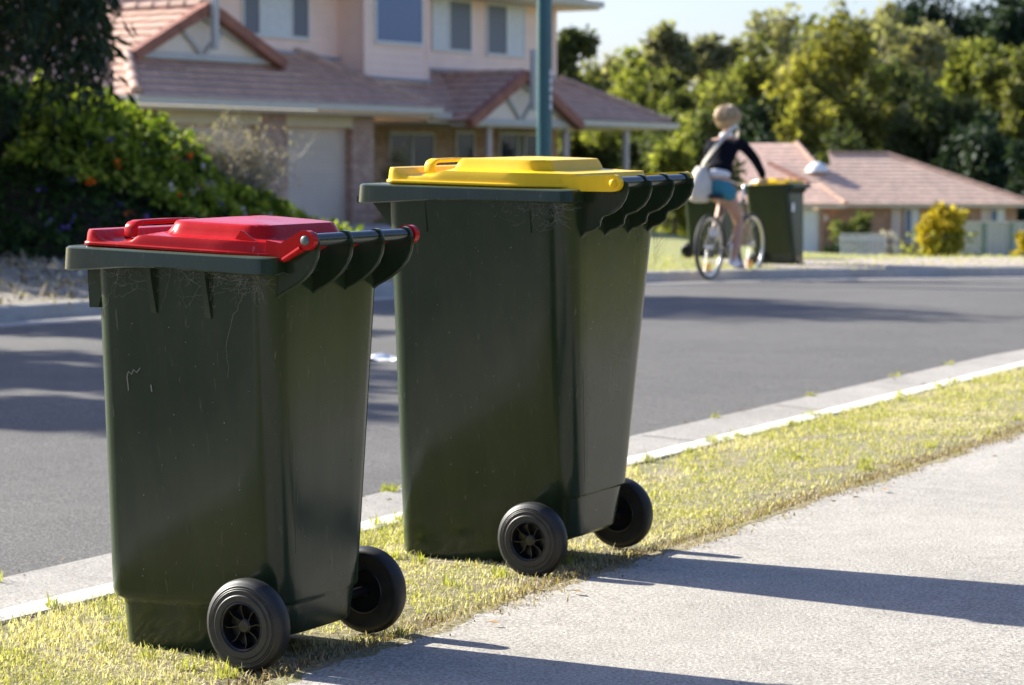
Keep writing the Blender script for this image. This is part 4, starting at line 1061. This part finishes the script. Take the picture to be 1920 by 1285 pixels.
pf = empty('picket_fence', (10.4, 76, -1.75), 0, 'white picket fence beside the golden bush', 'fence')
for k in range(11): MB().box(k*.135, k*.135+.07, -.02, 0, 0, .92).build('picket', M['picket'], pf)
for zz in (.2, .7): MB().box(-.05, 1.45, .004, .04, zz, zz+.07).build('rail', M['picket'], pf)
p0 = at(1795, 492, 64)
sf = empty('steel_fence', (p0.x, 64, gz(p0.x, 64)-.03), 0, 'grey steel sheet fence with green posts at the right edge', 'fence')
m = MB(); top_ = 1.0; xs_ = np.linspace(0, 3.6, 73)
m.loft([[(x, .02*(1 if (i//2) % 2 else -1), 0) for i, x in enumerate(xs_)], [(x, .02*(1 if (i//2) % 2 else -1), top_) for i, x in enumerate(xs_)]], False, False, closed=False); m.build('sheet', M['fence'], sf)
for x in (0, .68, 1.42, 2.2, 3.0): MB().box(x-.03, x+.03, -.06, -.025, 0, top_+.02).build('fence_post', M['fencepost'], sf)
MB().box(-.03, 3.6, -.05, .04, top_+.002, top_+.05).build('top_rail', M['fence'], sf)

# ------------------------------------------------------------------ the wooded hill
BG = [ # px, top, bottom, half width, depth, leaf kind, n, label, clumps, tight
 (1068, 36, 240, 42, 118, 'dark', 2600, 'dense dark tree just right of the upper storey corner', 20, .42),
 (1248, 24, 205, 62, 172, 'gum', 2300, 'tall thin olive tree against the bright sky, left stem', 16, .26),
 (1338, 30, 215, 56, 176, 'gum', 2000, 'tall thin olive tree against the bright sky, right stem', 15, .25),
 (1125, 92, 300, 60, 150, 'gum', 1500, 'sparse grey tree against the sky behind the veranda roof', 16, .27),
 (1180, 118, 420, 80, 128, 'light', 3400, 'light green tree behind the veranda roof end', 28, .32),
 (1265, 112, 400, 72, 135, 'mid', 3000, 'mid green tree between the veranda and the thin olive trees', 26, .32),
 (1335, 128, 420, 66, 122, 'mid', 3000, 'rounded green tree behind the cyclist', 26, .34),
 (1215, 190, 470, 62, 84, 'dark', 3000, 'dark leafy tree beside the veranda roof end', 26, .36),
 (1300, 215, 480, 72, 74, 'dark', 3400, 'dark bushy tree standing behind the cyclist and far bins', 28, .36),
 (1265, 238, 478, 40, 66, 'light', 1300, 'small sunlit tree left of the cyclist', 18, .34),
 (1425, 88, 420, 70, 142, 'mid', 3400, 'tall green tree at the left end of the wooded hill', 30, .32),
 (1470, -30, 330, 74, 168, 'gum', 2600, 'open pale tree at the skyline left of the hilltop', 22, .27),
 (1550, 18, 400, 98, 136, 'wattle', 4600, 'tall yellow green wattle above the bungalow roof', 34, .30),
 (1500, 170, 430, 62, 126, 'wattle', 2300, 'smaller yellow green wattle low above the bungalow ridge', 22, .30),
 (1625, -20, 330, 70, 180, 'gum', 2600, 'sparse grey tree at the hilltop', 24, .28),
 (1700, 20, 380, 92, 162, 'gum', 4000, 'grey brown gum tree in the middle of the hill', 34, .30),
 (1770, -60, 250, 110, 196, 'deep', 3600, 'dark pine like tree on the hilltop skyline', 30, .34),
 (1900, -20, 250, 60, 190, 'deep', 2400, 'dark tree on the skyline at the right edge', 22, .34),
 (1835, 55, 330, 96, 170, 'light', 4200, 'broad pale green tree high on the right of the hill', 34, .30),
 (1640, 120, 420, 86, 146, 'dark', 3400, 'dark green tree behind the bungalow ridge', 28, .34),
 (1745, 170, 430, 92, 134, 'dark', 3800, 'deep green spreading tree above the right roof slope', 30, .34),
 (1895, 95, 400, 78, 140, 'mid', 4000, 'feathery green tree at the right edge of the hill', 34, .26),
 (1088, 105, 330, 52, 138, 'mid', 2400, 'green tree low against the sky beside the upper storey', 22, .34),
 (1165, 96, 300, 62, 156, 'light', 2400, 'pale leafy tree filling the skyline beyond the veranda roof', 24, .34),
 (1235, 128, 330, 66, 158, 'mid', 2600, 'mid green tree at the foot of the thin olive trees', 24, .34),
 (1318, 150, 340, 66, 156, 'light', 2600, 'pale green tree on the rise right of the thin olive trees', 24, .34),
 (1380, 105, 360, 60, 160, 'mid', 2600, 'green tree rising towards the wooded hilltop', 24, .34),
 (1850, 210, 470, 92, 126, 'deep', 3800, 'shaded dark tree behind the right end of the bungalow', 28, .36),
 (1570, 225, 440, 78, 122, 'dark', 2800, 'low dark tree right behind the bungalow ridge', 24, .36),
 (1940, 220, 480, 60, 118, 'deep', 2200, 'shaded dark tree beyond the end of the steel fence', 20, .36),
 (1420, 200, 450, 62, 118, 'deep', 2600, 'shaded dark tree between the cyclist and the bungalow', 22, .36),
]
for px, tp, bt, hw, d, k, n, lab, cl_, ti in BG:
    b = at(px, bt, d); t = at(px, tp, d); hz_ = (t.z-b.z)/2; r_ = hw*d/F
    gzv = gz(b.x, d)-.3
    tree('hill_tree' if d > 100 else 'bushy_tree', (b.x, d, min(gzv, b.z)), (b.x, d, b.z+hz_), (r_*1.1, r_*.85, hz_*1.03), int(n*1.9), .0031*d+.02, k, lab, 'tree', 'trees on the wooded hill' if d > 100 else None, int(cl_*1.3), ti*1.12, .32, 'palebark' if k == 'gum' else 'bark', .0011*d, .15, .55, 7)
hs = []
for _ in range(9000):
    y = random.uniform(112, 228); x = random.uniform(.05*y, .27*y); hs.append((x, y, gz(x, y)-.2+random.uniform(-.2, 1.1)))
for _ in range(9000):
    y = random.uniform(118, 228); x = random.uniform(.27*y, .62*y); hs.append((x, y, gz(x, y)-.2+random.uniform(-.2, 1.6)))
tag(leaves_mesh('hillside_scrub', hs, 1.0, LEAF['dark'], aspect=.8), 'dark scrub covering the hillside under the trees', 'scrub', kind='stuff')
# unseen hedge added on the near side to darken reflections in the bins
hg = empty('reflection_hedge', (KP.x+KN.x*6.4, KP.y+KN.y*6.4, 0), math.atan2(KD.y, KD.x), 'long dark hedge added out of view to darken the bin reflections', 'hedge')
hn = 9000; L0 = RNG.uniform(-17, 10, hn); f_ = RNG.random(hn); yy = np.where(f_ < .4, .45, np.where(f_ < .6, -.45, RNG.uniform(-.45, .45, hn))); zz = np.where(f_ < .6, RNG.uniform(0, 2.2, hn), 2.17)
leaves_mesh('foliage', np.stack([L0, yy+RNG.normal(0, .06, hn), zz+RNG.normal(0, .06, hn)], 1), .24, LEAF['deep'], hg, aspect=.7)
MB().box(-17, 10, -.36, .36, .05, 2.05).build('stems', M['hill'], hg)
# unseen trees added behind the camera to keep sky reflections off the bins
for x, y, h_, r_, lab in ((-9, -10, 7, 3.2, 'unseen tree added behind the viewer on the left'), (-2.5, -13, 7.5, 3.4, 'unseen tree added straight behind the viewer'), (4.5, -11, 6.5, 3.0, 'unseen tree added behind the viewer on the right'), (10.5, -7, 6.5, 3.0, 'unseen tree added beyond the footpath on the right')):
    tree('sky_blocking_tree', (x, y, 0), (x, y, h_*.52), (r_, r_, h_*.48), 2600, .42, 'dark', lab, 'tree', 'unseen trees added to block sky reflections', 26, .4, .3, 'bark', .18)

#PART3
# ------------------------------------------------------------------ cyclist
HA = math.atan2(.865, .502)
bike = empty('bicycle', (2.125, 25.85, -.088), HA, 'bicycle with silver rims ridden away along the far side of the road', 'bicycle')
def bwheel(x):
    wr = empty('wheel', (x, 0, .352)); wr.parent = bike
    m = MB(); m.lathe([(.318, -.016), (.332, -.024), (.348, -.016), (.352, 0), (.348, .016), (.332, .024), (.318, .016), (.318, -.016)], axis='y', n=48); m.build('tyre', M['tyre'], wr, smooth=60)
    m = MB(); m.lathe([(.318, -.014), (.296, -.011), (.292, 0), (.296, .011), (.318, .014)], axis='y', n=48); m.build('rim', M['alloy'], wr, smooth=60)
    m = MB(); m.lathe([(0, -.05), (.02, -.05), (.02, .05), (0, .05)], axis='y', n=14)
    for k in range(28):
        a = 2*math.pi*k/28; s = .03 if k % 2 else -.03
        m.tube([(.018*math.cos(a+.5), s, .018*math.sin(a+.5)), (.295*math.cos(a), 0, .295*math.sin(a))], .0012, 3)
    m.build('spokes', M['alloy'], wr)
    m = MB(); a = R(-105); c = Vector((.22*math.cos(a), 0, .22*math.sin(a))); m.box(c.x-.03, c.x+.03, -.03, -.018, c.z-.045, c.z+.045); m.box(c.x-.03, c.x+.03, .018, .03, c.z-.045, c.z+.045); m.build('reflector', M['amber'], wr, bevel=.008)
bwheel(0); bwheel(1.08)
m = MB(); BBp = (.44, 0, .30)
for p, q, r_ in (((.44, 0, .30), (.26, 0, .80), .017), ((.88, 0, .84), (.285, 0, .72), .016), ((.915, 0, .70), (.44, 0, .30), .020), ((.87, 0, .87), (.925, 0, .66), .021)): m.tube([p, q], r_, 10)
for s in (-1, 1):
    m.tube([(.44, .03*s, .30), (0, .06*s, .352)], .010, 8); m.tube([(.29, .025*s, .70), (0, .06*s, .352)], .009, 8); m.tube([(.925, .045*s, .67), (.97, .055*s, .58), (1.08, .055*s, .352)], .013, 8)
m.build('frame', M['frame'], bike, smooth=60)
m = MB(); m.tube([(.26, 0, .79), (.235, 0, .885)], .013, 8); m.build('seat_post', M['alloy'], bike, smooth=60)
m = MB(); rings = []
for x, w_, z in ((.09, .055, .905), (.12, .085, .91), (.18, .08, .905), (.26, .04, .90), (.36, .02, .895)): rings.append([(x, w_, z-.01), (x, w_*.6, z+.012), (x, -w_*.6, z+.012), (x, -w_, z-.01), (x, -w_*.8, z-.035), (x, w_*.8, z-.035)])
m.loft(rings); m.build('saddle', M['black'], bike, smooth=60)
m = MB(); m.tube([(.87, 0, .86), (.855, 0, .98), (.90, 0, 1.02)], .014, 8); m.tube([(.80, .31, 1.05), (.86, .15, 1.06), (.90, .05, 1.02), (.90, -.05, 1.02), (.86, -.15, 1.06), (.80, -.31, 1.05)], .011, 8); m.build('handlebar', M['alloy'], bike, smooth=60)
for s in (-1, 1): MB().tube([(.80, .315*s, 1.05), (.825, .20*s, 1.053)], .017, 10).build('grip', M['black'], bike, smooth=60)
m = MB(); m.lathe([(.0, -.055), (.085, -.055), (.09, -.052), (.085, -.049), (0, -.049)], (.44, 0, .30), 'y', 28)
m.tube([(.44, -.07, .30), (.45, -.09, .13)], .010, 6); m.tube([(.44, .07, .30), (.43, .09, .47)], .010, 6); m.build('crankset', M['alloy'], bike, smooth=60)
for p in ((.45, -.14, .13), (.43, .14, .47)): MB().box(p[0]-.045, p[0]+.045, p[1]-.045, p[1]+.045, p[2]-.012, p[2]+.012).build('pedal', M['black'], bike)
m = MB(); pts = [(x*.352+0, 0, z*.365+.352) for x, z in [(math.cos(R(a)), math.sin(R(a))) for a in range(60, 178, 12)]]
MB().tube([(.40, -.052, .345), (.02, -.052, .40)], .006, 5).tube([(.40, -.052, .225), (.02, -.052, .31)], .006, 5).build('chain', M['black'], bike)

def skin_obj(name, verts, edges, mat, parent=None, root=0, levels=2):
    me = bpy.data.meshes.new(name); me.from_pydata([v[0] for v in verts], edges, [])
    o = bpy.data.objects.new(name, me); COL.objects.link(o)
    mod = o.modifiers.new('skin', 'SKIN'); mod.use_smooth_shade = True; mod.branch_smoothing = .6
    sk_ = me.skin_vertices[0].data
    for i, v in enumerate(verts):
        r_ = v[1]; sk_[i].radius = (r_, r_) if not hasattr(r_, '__len__') else r_
        sk_[i].use_root = i == root
    sb = o.modifiers.new('sub', 'SUBSURF'); sb.levels = levels; sb.render_levels = levels
    dg = bpy.context.evaluated_depsgraph_get(); dg.update()
    me2 = bpy.data.meshes.new_from_object(o.evaluated_get(dg), depsgraph=dg)
    o.modifiers.clear(); o.data = me2; me2.name = name; bpy.data.meshes.remove(me)
    me2.materials.clear(); me2.materials.append(mat)
    me2.polygons.foreach_set('use_smooth', [True]*len(me2.polygons))
    if parent: o.parent = parent
    return o
rider = skin_obj('person', [
 ((.22, 0, 1.00), .125), ((.26, 0, 1.14), .118), ((.32, 0, 1.30), .13), ((.37, 0, 1.42), .125), ((.415, 0, 1.535), .058), ((.435, 0, 1.62), .052),          # 0-5 spine, neck
 ((.455, 0, 1.70), .092), ((.455, 0, 1.79), .098), ((.54, 0, 1.685), .03), ((.575, 0, 1.715), .018),                                                    # 6-9 head, chin, nose
 ((.40, .17, 1.49), .062), ((.53, .275, 1.30), .045), ((.70, .295, 1.15), .034), ((.79, .265, 1.085), .032),                                           # 10-13 left arm
 ((.40, -.17, 1.49), .062), ((.55, -.275, 1.30), .045), ((.70, -.295, 1.15), .034), ((.79, -.265, 1.085), .032),                                       # 14-17 right arm
 ((.24, .095, .96), .098), ((.58, .115, .84), .060), ((.50, .12, .66), .055), ((.385, .125, .535), .034), ((.47, .125, .495), .036), ((.53, .125, .492), .028),   # 18-23 left leg
 ((.24, -.095, .96), .098), ((.52, -.11, .62), .060), ((.46, -.115, .42), .054), ((.375, -.12, .215), .034), ((.45, -.125, .155), .036), ((.52, -.125, .14), .028), # 24-29 right leg
 ((.45, .098, 1.73), .018), ((.45, -.098, 1.73), .018)],
 [(0, 1), (1, 2), (2, 3), (3, 4), (4, 5), (5, 6), (6, 7), (6, 8), (6, 9), (3, 10), (10, 11), (11, 12), (12, 13), (3, 14), (14, 15), (15, 16), (16, 17), (0, 18), (18, 19), (19, 20), (20, 21), (21, 22), (22, 23), (0, 24), (24, 25), (25, 26), (26, 27), (27, 28), (28, 29), (6, 30), (6, 31)], M['skin'])
# fingers closed round the grips, joined into the same body mesh
fm = MB()
for s in (-1, 1):
    for k in range(4):
        y = s*(.235+.022*k); b = Vector((.80, y, 1.085))
        L_ = (.9, 1.0, .95, .8)[k]
        fm.tube([b, b+Vector((.035, 0, .004))*L_, b+Vector((.047, 0, -.028))*L_, b+Vector((.028, 0, -.050))*L_, b+Vector((.008, 0, -.046))*L_], [.0095, .009, .0085, .008, .006], 8)
    fm.tube([(.785, s*.232, 1.075), (.795, s*.213, 1.05), (.815, s*.205, 1.03), (.835, s*.208, 1.028)], [.011, .010, .009, .006], 8)
import bmesh
bm = bmesh.new(); bm.from_mesh(rider.data); tmp = bpy.data.meshes.new('t'); tmp.from_pydata(fm.v, [], fm.f); bm.from_mesh(tmp); bm.to_mesh(rider.data); bm.free(); bpy.data.meshes.remove(tmp)
rider.data.polygons.foreach_set('use_smooth', [True]*len(rider.data.polygons))
rider.location = bike.location; rider.rotation_euler = (0, 0, HA)
tag(rider, 'person in black jumper and teal shorts cycling away with a cream bag', 'person')
skin_obj('jumper', [((.250, 0, 1.12), .152), ((.277, 0, 1.22), .150), ((.325, 0, 1.32), .145), ((.375, 0, 1.43), .138), ((.405, 0, 1.50), .085),
 ((.40, .175, 1.49), .076), ((.53, .28, 1.30), .056), ((.70, .298, 1.15), .045), ((.765, .275, 1.10), .042), ((.40, -.175, 1.49), .076), ((.55, -.28, 1.30), .056), ((.70, -.298, 1.15), .045), ((.765, -.275, 1.10), .042)],
 [(0, 1), (1, 2), (2, 3), (3, 4), (3, 5), (5, 6), (6, 7), (7, 8), (3, 9), (9, 10), (10, 11), (11, 12)], M['jumper'], rider, 2)
skin_obj('shorts', [((.25, 0, 1.17), .138), ((.222, 0, 1.02), .152), ((.25, .10, .955), .112), ((.36, .112, .92), .098), ((.25, -.10, .955), .112), ((.34, -.11, .85), .098)],
 [(0, 1), (1, 2), (2, 3), (1, 4), (4, 5)], M['shorts'], rider, 1)
skin_obj('shirt', [((.232, 0, 1.07), .150), ((.262, 0, 1.22), .140)], [(0, 1)], M['shirt'], rider, 0)
m = MB(); m.lathe([(.062, 0), (.078, .03), (.070, .055), (.060, .06), (.055, .03), (.055, 0)], (.418, 0, 1.525), 'z', 20); m.build('collar', M['shirt'], rider, smooth=60)
for ys, pts in ((.125, ((.365, .505), (.40, .505), (.47, .50), (.545, .492))), (-.125, ((.355, .19), (.385, .175), (.45, .15), (.535, .132)))):
    skin_obj('shoe', [((x, ys, z), r_) for (x, z), r_ in zip(pts, (.040, .050, .046, .036))], [(0, 1), (1, 2), (2, 3)], M['shoe'], rider, 1)
# hair: a short bob with separate locks
m = MB()
rings = []
for zz, rr3 in ((1.893, .004), (1.887, .045), (1.872, .080), (1.848, .106), (1.815, .122), (1.78, .130), (1.745, .134), (1.71, .130), (1.68, .118), (1.655, .098), (1.645, .070)):
    rings.append([(.445+rr3*math.cos(2*math.pi*k/24)*(1.0 if math.cos(2*math.pi*k/24) < 0 else .62)*(1+.05*math.sin(k*5+zz*40)), rr3*math.sin(2*math.pi*k/24)*(1+.05*math.cos(k*7)), zz+.012*math.sin(k*3.3)) for k in range(24)])
m.loft(rings)
for k in range(170):
    a = random.uniform(R(62), R(298)); tt = random.uniform(.05, .95); r0 = .124+random.uniform(0, .016)
    p = [(.440+r0*math.sin(q)*math.cos(a)*1.05, r0*math.sin(q)*math.sin(a)*1.03, 1.77+.122*math.cos(q)) for q in (tt, tt+.5, tt+1.0, min(2.55, tt+1.55))]
    p[3] = tuple(c+random.gauss(0, .010) for c in p[3])
    m.tube(p, [.006, .009, .008, .002], 5)
m.build('hair', M['hair'], rider, smooth=60)
bag = empty('shoulder_bag', (bike.location[0]+.05, bike.location[1], bike.location[2]+.09), HA, 'cream canvas shoulder bag slung across the cyclist', 'bag')
rings = []
for z, w_, dth in ((.74, .10, .03), (.76, .15, .055), (.84, .175, .075), (.95, .16, .075), (1.05, .11, .055), (1.13, .05, .03)):
    rings.append([(.12+w_*math.cos(2*math.pi*k/18)*(1+.05*math.sin(3*k)), .225+dth*1.75*math.sin(2*math.pi*k/18)-.06*max(0, z-.95), z) for k in range(18)])
MB().loft(rings).build('sack', M['canvas'], bag, smooth=70)
pth = [(.12, .215, 1.10), (.10, .17, 1.18), (.115, .09, 1.29), (.175, .0, 1.42), (.27, -.065, 1.53), (.37, -.085, 1.575), (.46, -.075, 1.54), (.51, -.02, 1.44), (.48, .08, 1.30), (.40, .17, 1.18), (.20, .235, 1.10)]
rings = []
for i, p in enumerate(pth):
    t = (Vector(pth[min(i+1, len(pth)-1)])-Vector(pth[max(i-1, 0)])).normalized(); o_ = (Vector(p)-Vector((.33, 0, p[2]))).normalized(); b = t.cross(o_).normalized()
    rings.append([Vector(p)+b*.024+o_*.004, Vector(p)-b*.024+o_*.004, Vector(p)-b*.024-o_*.002, Vector(p)+b*.024-o_*.002])
MB().loft(rings).build('strap', M['canvas'], bag, smooth=60)
